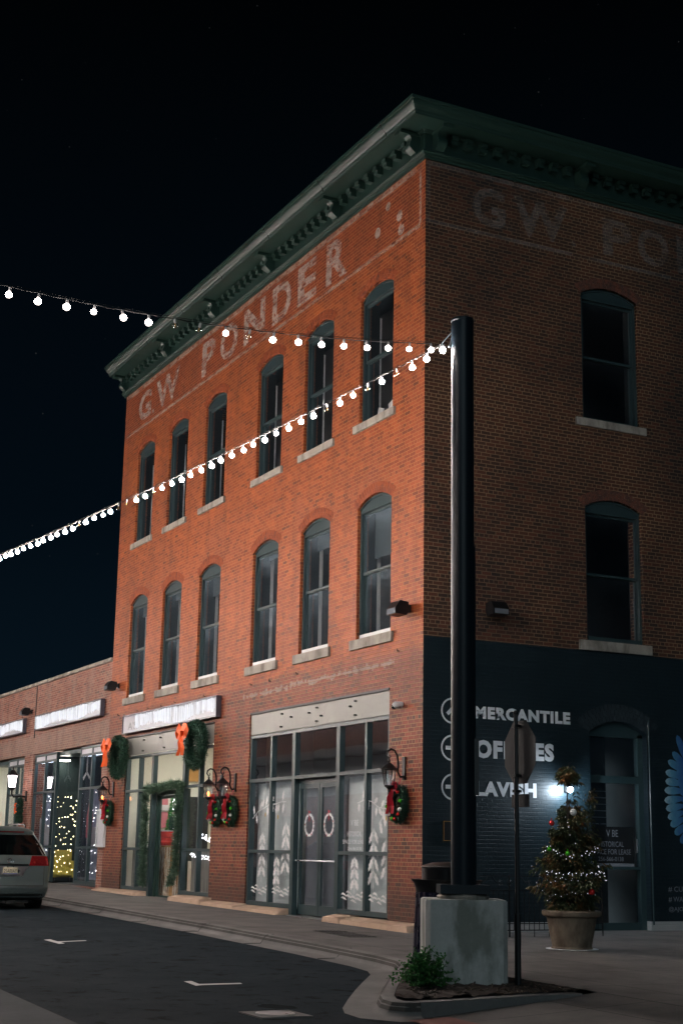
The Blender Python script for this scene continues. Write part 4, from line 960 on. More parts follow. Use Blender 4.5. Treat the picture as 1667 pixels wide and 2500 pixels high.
b = MB(); b.box((-17.79, 1.36, 1.85), (-17.74, 1.76, 2.30)); itm('pink_cloth', b, 'pink', 'pink patterned cloth hanging below the pale wall shelf', 'cloth')
b = MB(); b.box((-17.79, 2.30, 3.20), (-17.72, 2.70, 4.10)); itm('wood_panel', b, 'wood', 'brown wooden panel high on the wall inside the right window of the garlanded shop', 'panel')
b = MB(); b.box((-17.79, 2.0, 0.1), (-17.5, 2.9, 2.75)); itm('tall_cabinet', b, 'dark', 'tall dark cabinet inside the right window of the garlanded shop', 'cabinet')
b = MB(); b.box((-17.79, 0.44, 0.1), (-17.3, 0.98, 1.75)); itm('brown_cabinet', b, 'greyboard', 'grey brown cabinet inside the left window of the garlanded shop', 'cabinet')
TL = thing('table_lamp', (-16.6, 0.62, 1.35), 'small table lamp with pale shade in the left window of the garlanded shop', 'lamp')
b = MB(); b.lathe((-16.6, 0.62, 0), [(0.06, 1.36), (0.02, 1.40), (0.02, 1.85)], 10); b.build('stem', 'dark', TL)
b = MB(); b.lathe((-16.6, 0.62, 0), [(0.20, 1.85), (0.11, 2.12)], 18); b.build('lamp_shade', 'snowcloth', TL)
VT = thing('small_topiary', (-15.0, 0.5, 1.34), 'small dark topiary on top of the red tin', 'plant')
b = MB(); needles(b, [((-14.42, 0.62, 1.92), 0.10), ((-14.42, 0.62, 2.02), 0.08), ((-14.42, 0.62, 1.83), 0.09)], 900, 0.05, 0.5, 0.008); b.build('foliage', 'needle', VT)
b = MB(); b.prism([(1.30, 2.50), (1.72, 2.50), (1.72, 2.66), (1.62, 2.78), (1.51, 2.82), (1.40, 2.78), (1.30, 2.66)], S3, -17.79, -17.74)
itm('arched_picture', b, 'pink', 'dusty pink arched picture on the cream wall inside the garlanded shop', 'picture')
b = MB(); b.box((-12.4, 0.5, 1.30), (-10.3, 0.62, 1.34))
rs = random.Random(3)
FLc = thing('fairy_lights', (-11.2, 0.5, 1.2), 'tangle of white fairy lights lying in the right window of the garlanded shop', 'fairy lights')
b = MB(); c = MB(); pts = []
for k in range(46):
    t = k / 45; x = -12.0 + 1.75 * t; z = 1.66 - 0.34 * t + 0.05 * math.sin(k * 1.9); pts.append((x, 0.40 + 0.03 * math.sin(k), z)); b.ball(pts[-1], 0.014, 1)
for k in range(30):
    t = k / 29; x = -12.0 + 1.75 * t; z = 1.13 - 0.12 * t + 0.04 * math.sin(k * 2.3); b.ball((x, 0.25, z), 0.012, 1)
b.build('bulbs', 'fairy', FLc); c.tube(pts, 0.004, 4); c.build('wire', 'cable', FLc)

# ================================================================== LOW SHOP BUILDING
LB = thing('shop_building', (-30.0, 5.0, 0.2), 'single storey red brick shop building with stone coping, left of the tall brick building', 'building')
holes = [(-26.44, -18.86, 0.10, 4.30, 0), (-35.2, -27.56, 0.10, 4.32, 0)]
b = MB(); wall(b, -44.0, -18.29, 0.0, 6.64, holes, lambda u, v, w: (u, 0.02 - w, v), 0.42); b.build('front_wall', 'brick_shop', LB)
b = MB()
for i in range(12):
    xa = -44 + 25.68 / 12 * i; b.box((xa + 0.006, -0.05, 6.645), (xa + 25.68 / 12 - 0.006, 0.48, 6.75))
b.build('coping', 'stone', LB, bevel=0.008)
b = MB(); b.box((-44, 0.44, 6.0), (-18.3, 15, 6.2)); b.box((-44, 14.6, 0), (-18.3, 15, 6.0)); b.box((-44, 0.44, 0), (-43.6, 14.6, 6.0)); b.build('roof', 'dark', LB)
b = MB(); b.box((-26.50, -0.001, 4.85), (-26.46, 0.018, 6.64)); b.build('control_joint', 'dark', LB)
def shop_low(x0, x1, da, db, parent):
    b = MB(); y = 0.08; d = 0.10; w = 0.045
    ml = (x0 + da) / 2; mr = (db + x1) / 2
    for v in (x0 + 0.05, ml, da, db, mr, x1 - 0.05): b.box((v - w, y, 0.18), (v + w, y + d, 4.27))
    for (a, c) in ((x0 + 0.05, ml), (ml, da), (db, mr), (mr, x1 - 0.05)):
        for z0, z1 in ((4.20, 4.27), (3.98, 4.05), (2.97, 3.04), (1.22, 1.29), (0.18, 0.27)): b.box((a + w, y + 0.004, z0), (c - w, y + d - 0.004, z1))
    # recess returns and inner door frame
    yr = 1.25
    b.box((da - 0.04, y + d + 0.001, 4.14), (db + 0.04, yr, 4.27))
    for v in (da, (da + db) / 2, db): b.box((v - w, yr, 0.12), (v + w, yr + d, 4.14))
    for (a, c) in ((da, (da + db) / 2), ((da + db) / 2, db)):
        for z0, z1 in ((3.0, 3.08), (0.12, 0.3)): b.box((a + w, yr + 0.004, z0), (c - w, yr + d - 0.004, z1))
    f = b.build('shopfront', 'frame', parent)
    panes(f, [(a, c, z0, z1) for (a, c) in ((x0 + 0.1, ml - w), (ml + w, da - w), (db + w, mr - w), (mr + w, x1 - 0.1)) for z0, z1 in ((3.05, 3.97), (1.30, 2.96), (0.28, 1.21))], 'glass_shop', y + 0.05)
    for xx in (da, db):
        p = MB(); p.box((xx - 0.003, y + d + 0.02, 0.2), (xx + 0.003, yr - 0.02, 4.13)); p.build('pane', 'glass_shop', f)
    for (a, c) in ((x0 + 0.1, ml - w), (ml + w, da - w), (db + w, mr - w), (mr + w, x1 - 0.1)): p = MB(); p.box((a, y + 0.03, 4.052), (c, y + 0.05, 4.198)); p.build('header_panel', 'signface', f)
    return f
shop_low(-26.44, -18.86, -23.84, -21.24, LB); shop_low(-35.2, -27.56, -32.5, -29.9, LB)
# rooms
b = MB(); b.box((-26.9, 4.2, 0.1), (-18.5, 4.3, 5.9)); b.box((-26.95, 0.44, 0.1), (-26.9, 4.2, 5.9)); b.box((-18.5, 0.44, 0.1), (-18.45, 4.2, 5.9)); b.build('shop_interior', 'room', LB)
b = MB(); b.box((-36, 4.2, 0.1), (-27.0, 4.3, 5.9)); b.box((-36, 0.44, 0.1), (-35.95, 4.2, 5.9)); b.box((-27.05, 0.44, 0.1), (-26.99, 4.2, 5.9)); b.box((-35.9, 0.5, 4.5), (-27.1, 4.2, 4.6)); b.build('shop_interior', 'cream', LB)
b = MB(); b.box((-34.5, 1.6, 4.40), (-33.3, 2.2, 4.46)); b.box((-31.5, 1.8, 4.40), (-30.3, 2.4, 4.46)); b.box((-29.2, 1.4, 4.40), (-28.2, 1.9, 4.46)); b.build('ceiling_lamp', 'ceil', LB)
b = MB(); b.box((-21.1, 0.22, 4.00), (-19.0, 0.30, 4.03)); b.build('hidden_fill_lamp', 'fill_blue', LB); b = MB(); b.box((-26.3, 0.22, 4.00), (-24.7, 0.30, 4.03)); b.build('hidden_fill_lamp', 'fill_blue', LB); b = MB(); b.box((-24.4, 0.3, 4.0), (-24.0, 0.6, 4.03)); b.build('hidden_fill_lamp', 'ceil', LB)  # unseen strips behind the top rails, added to brighten the window displays
b = MB(); b.box((-36, 0.44, 0.1), (-18.45, 4.3, 0.14)); b.build('shop_floor', 'room', LB)
# window backdrops of the middle shop
def wavy(name, x0, x1, z0, z1, y, mat, label, cat, amp=0.05, group=None, top=None):
    b = MB(); n = 40; r0 = []; r1 = []
    for i in range(n + 1):
        x = x0 + (x1 - x0) * i / n; yy = y + amp * math.sin(i * 1.7) + amp * 0.5 * math.sin(i * 3.9)
        zt = z1 if top is None else top(i / n)
        r0.append(b.b.verts.new((x, yy, z0))); r1.append(b.b.verts.new((x, yy, zt)))
    for i in range(n): b.b.faces.new((r0[i], r0[i + 1], r1[i + 1], r1[i]))
    bmesh.ops.solidify(b.b, geom=b.b.faces[:], thickness=0.01)
    return itm(name, b, mat, label, cat, group)
wavy('window_curtain', -21.15, -18.95, 0.3, 3.0, 0.55, 'bluecloth', 'pale blue gathered curtain in the window beside the notice board', 'curtain', group='curtains of the middle shop')
wavy('window_curtain', -26.3, -24.62, 0.3, 3.0, 0.45, 'bluecloth', 'pale blue gathered curtain in the window above the parked van', 'curtain', group='curtains of the middle shop')
wavy('snow_cloth', -21.1, -19.0, 1.3, 1.8, 0.38, 'snowcloth', 'white snow cloth heaped in the window beside the notice board', 'fake snow', 0.03, top=lambda t: 1.62 + 0.25 * abs(math.sin(t * 5)))
wavy('snow_cloth', -26.2, -24.62, 1.3, 1.8, 0.32, 'snowcloth', 'white snow cloth heaped in the window above the parked van', 'fake snow', 0.03, top=lambda t: 2.2 - 0.5 * t)
b = MB(); b.prism([(-20.95, 1.55), (-20.6, 1.5), (-20.5, 2.1), (-20.62, 2.5), (-20.58, 2.75), (-20.74, 2.8), (-20.84, 2.5), (-20.98, 2.1)], F3, -0.36, -0.30); itm('paper_figure', b, 'pink', 'pink dress shaped cutout in the window beside the notice board', 'cutout')
def lightcurtain(name, x0, x1, z0, z1, y, n, mat, label, r=0.016, seed=1):
    rr_ = random.Random(seed); T = thing(name, ((x0 + x1) / 2, y, z0), label, 'fairy lights')
    b = MB(); c = MB(); ns = max(4, int((x1 - x0) / 0.22))
    for k in range(n):
        s_ = rr_.randrange(ns); x = x0 + (x1 - x0) * (s_ + 0.5) / ns + rr_.uniform(-0.05, 0.05); b.ball((x, y + rr_.uniform(-0.04, 0.04), rr_.uniform(z0, z1)), r * rr_.uniform(0.6, 1.25), 1)
    for s_ in range(ns): x = x0 + (x1 - x0) * (s_ + 0.5) / ns; c.tube([(x + 0.03 * math.sin(s_ + q), y, z1 + (z0 - z1) * q / 8) for q in range(9)], 0.002, 3)
    b.build('bulbs', mat, T); c.build('wires', 'dark', T)
T_ = thing('fairy_lights', (-23.92, 0.65, 0.4), 'warm fairy light curtain over the dark glass of the recessed entrance', 'fairy lights')
b = MB(); c = MB(); rr_ = random.Random(8)
for q in range(9):
    yy = 0.24 + 0.085 * q; c.tube([(-23.93, yy, 2.96), (-23.93, yy, 0.35)], 0.002, 3)
    for k in range(10): b.ball((-23.93, yy + rr_.uniform(-0.02, 0.02), rr_.uniform(0.45, 2.92)), 0.013 * rr_.uniform(0.6, 1.4), 1)
b.build('bulbs', 'fairy_warm', T_); c.build('wires', 'dark', T_)
b = MB(); b.box((-24.60, 0.20, 0.14), (-24.55, 1.3, 4.1)); b.build('window_partition', 'darkgreen', LB)
lightcurtain('fairy_lights', -21.1, -19.0, 0.5, 2.9, 0.42, 60, 'fairy', 'cool fairy lights over the curtain in the window beside the notice board', 0.013, 2)
lightcurtain('fairy_lights', -26.3, -24.62, 0.8, 2.95, 0.38, 56, 'fairy', 'cool fairy lights over the curtain in the window above the parked van', 0.014, 4)
# mustard armchair in the recessed entrance
AC = thing('armchair', (-24.25, 0.6, 0.14), 'mustard yellow armchair behind the fairy lights of the recessed entrance', 'armchair')
b = MB(); b.box((-24.40, 0.34, 0.36), (-23.98, 0.86, 0.60)); b.build('seat', 'yellowcloth', AC, bevel=0.03)
b = MB(); b.box((-24.53, 0.26, 0.30), (-24.40, 0.94, 1.16)); b.build('backrest', 'yellowcloth', AC, bevel=0.03)
for yy in (0.22, 0.86): b = MB(); b.box((-24.40, yy, 0.30), (-23.98, yy + 0.12, 0.82)); b.build('armrest', 'yellowcloth', AC, bevel=0.03)
for xx, yy in ((-24.48, 0.28), (-24.02, 0.28), (-24.48, 0.92), (-24.02, 0.92)): b = MB(); b.tube([(xx, yy, 0.30), (xx, yy, 0.14)], 0.025, 6); b.build('leg', 'dark', AC)
b = MB(); b.box((-23.7, 1.0, 3.55), (-21.4, 1.02, 3.85)); 
FN = thing('ceiling_fan', (-22.8, 1.0, 4.0), 'small pale fan hanging inside the recessed entrance', 'fan')
b = MB(); b.tube([(-22.8, 0.8, 4.13), (-22.8, 0.8, 3.6)], 0.02, 6); b.build('rod', 'white_wood', FN)
for k in range(3):
    a = PI / 2 + k * 2 * PI / 3; d = Vector((math.cos(a), 0, math.sin(a))); b = MB(); p = Vector((-22.8, 0.8, 3.6)); s_ = Vector((-d.z, 0, d.x)) * 0.04
    b.prism([((p + d * 0.05 - s_).x, (p + d * 0.05 - s_).z), ((p + d * 0.4 - s_ * 1.3).x, (p + d * 0.4 - s_ * 1.3).z), ((p + d * 0.4 + s_ * 1.3).x, (p + d * 0.4 + s_ * 1.3).z), ((p + d * 0.05 + s_).x, (p + d * 0.05 + s_).z)], F3, -0.8, -0.79); b.build('blade', 'white_wood', FN)
b = MB()
for k in range(300): 
    p = Vector((-30.6 + random.uniform(-0.4, 0.4), 0.9 + random.uniform(-0.2, 0.2), 2.0 + random.uniform(-0.5, 0.6))); leaf(b, p, Vector((random.gauss(0, 1), random.gauss(0, 1), random.gauss(0, 1))), 0.12, 0.03)
itm('flower_display', b, 'ribbon_o', 'orange and red flower display in the bright doorway left of the parked van', 'flowers')

# ================================================================== SIGNS with icicle lights
def sign(x0, x1, z0, z1, label, letters=None, seed=1):
    T = thing('shop_sign', ((x0 + x1) / 2, -0.06, z0), label, 'sign', 'light draped shop signs')
    b = MB(); y = -0.14
    b.box((x0, y, z0), (x1, y + 0.13, z0 + 0.035)); b.box((x0, y, z1 - 0.035), (x1, y + 0.13, z1)); b.box((x0, y, z0 + 0.035), (x0 + 0.035, y + 0.13, z1 - 0.035)); b.box((x1 - 0.035, y, z0 + 0.035), (x1, y + 0.13, z1 - 0.035)); b.build('frame', 'steel2', T)
    b = MB(); b.box((x0 + 0.035, y + 0.03, z0 + 0.035), (x1 - 0.035, y + 0.05, z1 - 0.035)); b.build('face', 'signface', T)
    r = random.Random(seed); b = MB(); x = x0 + (1.15 if letters else 0.06)
    while x < x1 - 0.05:
        t = (x - x0) / (x1 - x0); hi = z1 - 0.04 - 0.12 * (0.5 + 0.5 * math.sin(t * 17 + seed)) * r.random(); lo = z0 + 0.04 + 0.20 * (0.5 + 0.5 * math.sin(t * 11 + seed * 2)) * (0.4 + 0.6 * r.random())
        if r.random() < 0.80: b.tube([(x, y - 0.012 - 0.015 * r.random(), hi), (x + r.uniform(-0.01, 0.01), y - 0.012, (hi + lo) / 2), (x + r.uniform(-0.02, 0.02), y - 0.012, lo)], r.uniform(0.003, 0.008), 4)
        x += r.uniform(0.018, 0.042)
    b.build('icicle_lights', 'rope', T); b = MB(); b.tube([(x0 + 0.05 + (x1 - x0 - 0.1) * k / 30, y - 0.02, z1 - 0.045 + 0.012 * math.sin(k * 2.2)) for k in range(31)], 0.006, 4); b.build('light_cable', 'cable', T)
    pts = []; x = x1
    while x < x1 - 0.06:
        t = (x - x0) / (x1 - x0)
        lo = z0 + 0.10 + 0.16 * abs(math.sin(t * 7 + seed)) * r.random(); hi = z1 - 0.05 - 0.22 * r.random() ** 2
        pts.append((x, y - 0.015 - 0.02 * r.random(), hi)); x += r.uniform(0.02, 0.07); pts.append((x, y - 0.015, lo)); x += r.uniform(0.02, 0.10)
    if letters: text(letters, 'lettering', (x0 + 0.45, x0 + 1.15, z0 + 0.09, z0 + 0.30), F3, 0.113, 'signgrey', T)
MAT['steel2'] = simple('sign_frame', (0.10, 0.10, 0.13), 0.4, 0.5)
sign(-16.72, -9.70, 4.385, 4.90, 'long white shop sign above the garlanded door, icicle lights over it', "A'S", 2)
sign(-25.95, -18.80, 5.07, 5.575, 'white sign with icicle lights on the low shop, right one of two', None, 5)
sign(-35.0, -27.50, 5.09, 5.60, 'white sign with icicle lights on the low shop, cut by the left picture edge', None, 9)

# ================================================================== WREATHS, LANTERNS
def torus_pts(cx, cy, cz, rx, rz, r, n=28): return [((cx + rx * math.cos(2 * PI * i / n), cy, cz + rz * math.sin(2 * PI * i / n)), r) for i in range(n)]
def ribbon(b, pts, w, axis=Vector((1, 0, 0))):
    a = [b.b.verts.new(Vector(p) - axis * w) for p in pts]; c = [b.b.verts.new(Vector(p) + axis * w) for p in pts]
    for i in range(len(pts) - 1): b.b.faces.new((a[i], a[i + 1], c[i + 1], c[i]))
def big_wreath(x, z, label):
    T = thing('wreath', (x, -0.1, z - 0.6), label, 'wreath', 'large wreaths with orange bows')
    y = -0.24; b = MB(); needles(b, torus_pts(x, y, z, 0.42, 0.46, 0.17), 9000, 0.085, 0.5, 0.008); b.build('greenery', 'needle', T)
    b = MB(); b.tube([(x + 0.42 * math.cos(2 * PI * i / 28), y, z + 0.46 * math.sin(2 * PI * i / 28)) for i in range(29)], 0.10, 8); b.build('ring', 'needle', T)
    b = MB(); yy = -0.60; zb = z + 0.24; xb = x + 0.04
    for s in (-1, 1):
        ribbon(b, [(xb, yy, zb), (xb + s * 0.14, yy - 0.08, zb + 0.17), (xb + s * 0.30, yy - 0.05, zb + 0.15), (xb + s * 0.33, yy, zb + 0.0), (xb + s * 0.14, yy, zb - 0.05), (xb, yy, zb)], 0.10, Vector((0.15, 0.3, 1)).normalized())
        ribbon(b, [(xb, yy, zb), (xb + s * 0.07, yy - 0.05, zb - 0.2), (xb + s * 0.10, yy - 0.02, zb - 0.34), (xb + s * 0.15, yy - 0.06, zb - 0.52)], 0.042, Vector((0.6, 0.8, 0)).normalized())
    b.ball((xb, yy - 0.02, zb), 0.055, 2)
    bmesh.ops.solidify(b.b, geom=b.b.faces[:], thickness=0.004); b.build('bow', 'ribbon_o', T)
big_wreath(-16.62, 3.74, 'large evergreen wreath with orange bow left of the garlanded shop header')
big_wreath(-10.72, 3.76, 'large evergreen wreath with orange bow right of the garlanded shop header')
def small_wreath():
    """local: hangs at (0,0,0) = lamp plate centre bottom"""
    T = thing('wreath', (0, 0, 0), 'tmp', 'wreath', 'small wreaths under the wall lanterns')
    y, z = -0.10, -0.42; b = MB(); needles(b, torus_pts(0, y, z, 0.24, 0.27, 0.095), 5200, 0.055, 0.5, 0.006); b.build('greenery', 'needle', T)
    b = MB(); b.tube([(0.24 * math.cos(2 * PI * i / 24), y, z + 0.27 * math.sin(2 * PI * i / 24)) for i in range(25)], 0.06, 7); b.build('ring', 'needle', T)
    b = MB(); zb = z + 0.28; yy = -0.22
    for s in (-1, 1):
        ribbon(b, [(0, yy, zb), (s * 0.07, yy - 0.05, zb + 0.09), (s * 0.15, yy - 0.02, zb + 0.07), (s * 0.15, yy, zb - 0.02), (0, yy, zb)], 0.045, Vector((0.2, 0.3, 1)).normalized())
        ribbon(b, [(0, yy, zb), (s * 0.05 - 0.05, yy - 0.03, zb - 0.16), (s * 0.07 - 0.08, yy, zb - 0.32), (s * 0.10 - 0.06, yy - 0.03, zb - 0.46)], 0.030, Vector((0.6, 0.8, 0)).normalized())
    ribbon(b, [(0, -0.02, 0.1), (0, -0.1, -0.08), (0, -0.2, -0.14)], 0.03)
    bmesh.ops.solidify(b.b, geom=b.b.faces[:], thickness=0.004); b.build('bow', 'ribbon_r', T)
    r = random.Random(5)
    for k, (a, m) in enumerate(((0.2, 'ball_g'), (0.9, 'ball_r'), (1.9, 'ball_g'), (2.6, 'ball_w'), (3.3, 'ball_g'), (3.9, 'ball_w'), (4.5, 'ball_g'), (4.9, 'ball_r'), (5.5, 'ball_r'), (5.9, 'ball_w'))):
        b = MB(); b.ball((0.25 * math.cos(a), -0.20, z + 0.27 * math.sin(a)), 0.036, 2); b.build('bauble', m, T, smooth=True)
    return T
def lantern(lit):
    T = thing('wall_lantern', (0, 0, 0), 'tmp', 'lantern', 'scroll armed wall lanterns')
    b = MB(); b.box((-0.05, -0.03, 0), (0.05, 0, 0.42)); b.build('back_plate', 'iron', T, bevel=0.012)
    b = MB()
    arm = [(0, -0.03, 0.06), (0, -0.10, 0.05), (0, -0.15, 0.14), (0, -0.14, 0.30), (0, -0.16, 0.44), (0, -0.22, 0.53), (0, -0.30, 0.55), (0, -0.37, 0.50), (0, -0.385, 0.43), (0, -0.34, 0.38), (0, -0.30, 0.41), (0, -0.31, 0.45)]
    b.tube(arm, [0.02] * 8 + [0.017, 0.015, 0.013, 0.012], 7); b.tube([(0, -0.33, 0.39), (0, -0.33, 0.34)], 0.012, 6); b.build('scroll_arm', 'iron', T, smooth=True)
    c = (0, -0.33, 0)
    b = MB(); b.lathe(c, [(0.018, 0.36), (0.03, 0.33), (0.02, 0.31), (0.05, 0.285), (0.155, 0.19), (0.165, 0.175), (0.14, 0.165)], 8); b.build('cap', 'iron', T)
    b = MB()
    for k in range(6):
        a = 2 * PI * k / 6; b.tube([(0.128 * math.cos(a), -0.33 + 0.128 * math.sin(a), 0.17), (0.082 * math.cos(a), -0.33 + 0.082 * math.sin(a), -0.11)], 0.008, 4)
    b.lathe(c, [(0.01, -0.24), (0.03, -0.21), (0.02, -0.185), (0.05, -0.16), (0.09, -0.13), (0.09, -0.11)], 8); b.build('cage', 'iron', T)
    b = MB(); b.lathe(c, [(0.078, -0.108), (0.122, 0.165)], 6); b.build('glass', 'lglass', T)
    if lit:
        b = MB(); b.ball((0.0, -0.33, -0.03), 0.028, 2, (1, 1, 1.7)); b.build('flame', 'flame', T)
    else:
        b = MB(); b.tube([(0, -0.33, -0.10), (0, -0.33, 0.02)], 0.014, 6); b.build('candle', 'white_wood', T)
    return T
L0 = lantern(False); L1 = lantern(True); SW = small_wreath()
L0.location = (-0.66, 0, 2.58); L0['label'] = 'unlit black scroll arm lantern on the brick pier nearest the building corner'
copy_tree(L0, (-8.66, 0, 2.58), 'unlit black scroll arm lantern between the shopfronts, right one of the pair')
L1.location = (-9.52, 0, 2.58); L1['label'] = 'black lantern with orange flame, left one of the pair between the shopfronts'
copy_tree(L1, (-17.58, 0, 2.68), 'black lantern with orange flame beside the notice board')
SW.location = (-0.72, 0, 2.56); SW['label'] = 'bauble wreath with red bow under the lantern nearest the building corner'
copy_tree(SW, (-8.68, 0, 2.56), 'bauble wreath with red bow between the shopfronts, right one of the pair')
copy_tree(SW, (-9.56, 0, 2.56), 'bauble wreath with red bow between the shopfronts, left one of the pair')
copy_tree(SW, (-17.66, 0, 2.64), 'bauble wreath with red bow hung right above the notice board')
# upright lantern on the pier of the low building
UL = thing('wall_lantern', (-27.0, 0.0, 2.9), 'upright lantern with glowing white glass on the pier above the parked van', 'lantern', 'scroll armed wall lanterns')
b = MB(); b.box((-27.06, -0.03, 2.75), (-26.94, 0.02, 3.1)); b.tube([(-27, 0, 2.9), (-27, -0.2, 2.92), (-27, -0.42, 2.88), (-27, -0.5, 2.98), (-27, -0.5, 3.12)], 0.03, 7); b.tube([(-27, -0.05, 2.8), (-27, -0.2, 2.72), (-27, -0.35, 2.86)], 0.012, 5); b.build('arm', 'iron', UL)
c = (-27, -0.5, 0)
b = MB(); b.lathe(c, [(0.05, 3.10), (0.10, 3.14), (0.12, 3.19), (0.12, 3.205)], 8); b.lathe(c, [(0.20, 3.60), (0.21, 3.615), (0.06, 3.78), (0.02, 3.80), (0.02, 3.88)], 8)
for k in range(4): a = PI / 4 + PI / 2 * k; b.tube([(-27 + 0.125 * math.cos(a), -0.5 + 0.125 * math.sin(a), 3.2), (-27 + 0.18 * math.cos(a), -0.5 + 0.18 * math.sin(a), 3.6)], 0.012, 4)
b.build('cap', 'iron', UL)
b = MB(); b.lathe(c, [(0.105, 3.206), (0.165, 3.598)], 8); b.build('glass', 'lanternlit', UL)
HB = thing('hanging_basket', (-27.0, -0.25, 2.0), 'drooping evergreen swag with orange berries on the pier under the white lantern', 'swag')
b = MB(); needles(b, [((-27 + random.uniform(-0.12, 0.12), -0.18 + random.uniform(-0.05, 0.05), 2.05 + 0.75 * random.random()), 0.08) for _ in range(30)], 3500, 0.09, 0.5, 0.009); b.build('greenery', 'needle', HB)
b = MB(); [b.ball((-27.1 + random.uniform(-0.12, 0.12), -0.32, 2.45 + random.uniform(-0.1, 0.25)), 0.03, 1) for _ in range(14)]; b.build('berries', 'ribbon_o', HB)

# garland round the shop door
GA = thing('door_garland', (-13.3, -0.08, 0.2), 'green pine garland framing the shop door', 'garland')
b = MB(); gp_ = []
def addp(p0, p1, n, r):
    for i in range(n): t = i / (n - 1); gp_.append((Vector(p0).lerp(Vector(p1), t) + Vector((random.uniform(-0.03, 0.03), random.uniform(-0.03, 0.02), random.uniform(-0.03, 0.03))), r))
addp((-14.62, -0.06, 2.80), (-12.05, -0.06, 2.86), 26, 0.085); addp((-14.70, -0.06, 2.8), (-14.62, -0.06, 0.35), 28, 0.095); addp((-12.10, -0.06, 2.8), (-12.25, -0.06, 0.7), 26, 0.09); addp((-12.25, -0.06, 0.8), (-12.55, -0.06, 0.42), 8, 0.06)
needles(b, gp_, 11000, 0.13, 0.9, 0.009); b.build('greenery', 'garland', GA)
b = MB(); b.tube([(-14.62, -0.05, 0.35), (-14.68, -0.05, 1.6), (-14.66, -0.05, 2.78), (-13.4, -0.05, 2.84), (-12.1, -0.05, 2.82), (-12.15, -0.05, 1.6), (-12.25, -0.05, 0.7)], 0.018, 6); b.build('core', 'garland', GA)

# floodlights
def flood(loc, rz, label):
    T = thing('floodlight', loc, label, 'floodlight', 'black wall floodlights')
    x, y, z = loc
    R_ = Matrix.Rotation(rz, 3, 'Z')
    def bx(a, c, m, nm, tilt=0):
        b = MB(); b.box(a, c, Matrix.Rotation(tilt, 3, 'X')); 
        for v in b.b.verts: v.co = R_ @ v.co + Vector(loc)
        return b.build(nm, m, T, bevel=0.01)
    bx((-0.06, -0.04, -0.07), (0.06, 0.0, 0.07), 'iron', 'wall_box'); bx((-0.02, -0.16, -0.02), (0.02, -0.04, 0.02), 'iron', 'bracket')
    h = MB(); poly = [(-0.40, -0.02), (-0.40, -0.13), (-0.16, -0.15), (-0.10, -0.02), (-0.12, 0.10), (-0.30, 0.12)]
    h.prism([(u, v) for u, v in poly], lambda u, v, w: (w, u, v), -0.17, 0.17)
    for v in h.b.verts: v.co = R_ @ v.co + Vector(loc)
    h.build('housing', 'iron', T, bevel=0.008)
    h = MB(); h.box((-0.15, -0.406, -0.12), (0.15, -0.401, -0.03)); 
    for v in h.b.verts: v.co = R_ @ v.co + Vector(loc)
    h.build('lens', 'film_dark', T)
flood((-0.52, 0, 5.76), 0.0, 'black box floodlight right of the middle floor window nearest the corner')
flood((-17.6, 0, 5.84), 0.0, 'black box floodlight at the left end of the tall building, above the white sign')
flood((-27.0, 0.02, 5.80), 0.0, 'black box floodlight at the far left on the low shop wall')
flood((0, 1.46, 5.80), PI / 2, 'black box floodlight on the dark side wall above the navy paint')
# wall lamp behind the potted tree
WL = thing('wall_lamp', (0.0, 3.18, 2.5), 'small bright round lamp on the navy wall behind the potted tree', 'lamp')
b = MB(); b.box((0, 3.10, 2.44), (0.05, 3.24, 2.58)); b.tube([(0.05, 3.17, 2.52), (0.16, 3.13, 2.56), (0.22, 3.10, 2.54)], 0.02, 6); b.lathe((0.24, 3.08, 2.49), [(0.05, 0.07), (0.065, 0.05), (0.07, 0.03)], 12); b.build('housing', 'iron', WL)
b = MB(); b.ball((0.24, 3.07, 2.485), 0.055, 2); b.build('lens', 'wallflood', WL)
# security camera
SC = thing('security_camera', (-0.78, 0, 3.94), 'white dome security camera right of the pale header panel', 'camera')
b = MB(); b.tube([(-0.78, 0, 3.98), (-0.78, -0.10, 3.98)], 0.05, 10); b.ball((-0.78, -0.13, 3.96), 0.075, 3, (1, 1, 0.9)); b.build('body', 'white_wood', SC, smooth=True)
b = MB(); b.ball((-0.80, -0.16, 3.93), 0.052, 2); b.build('dome', 'carglass', SC, smooth=True)
# notice board
NB = thing('notice_board', (-18.4, -0.03, 1.28), 'white framed notice board on the brick pier between the two buildings', 'notice board')
b = MB(); x0, x1, z0, z1 = -18.82, -18.08, 1.27, 2.34
for a, c in (((x0, -0.07, z0), (x0 + 0.05, 0, z1)), ((x1 - 0.05, -0.07, z0), (x1, 0, z1)), ((x0 + 0.05, -0.07, z0), (x1 - 0.05, 0, z0 + 0.05)), ((x0 + 0.05, -0.07, z1 - 0.05), (x1 - 0.05, 0, z1))): b.box(a, c)
b.build('frame', 'white_wood', NB)
b = MB(); b.box((x0 + 0.05, -0.03, z0 + 0.05), (x1 - 0.05, -0.015, z1 - 0.05)); b.build('sheet', 'signface', NB)
PQ = thing('wall_plaque', (0.01, 0.6, 1.5), 'small dark plaque on the navy wall left of the big pole', 'plaque')
b = MB(); b.box((0.0, 0.42, 1.48), (0.02, 0.90, 1.85)); b.build('plate', 'dark', PQ)
b = MB()
for a, c in (((0.0201, 0.43, 1.49), (0.024, 0.44, 1.84)), ((0.0201, 0.44, 1.83), (0.024, 0.89, 1.84)), ((0.0201, 0.44, 1.49), (0.024, 0.89, 1.50))): b.box(a, c)
b.build('rim', 'wood', PQ)

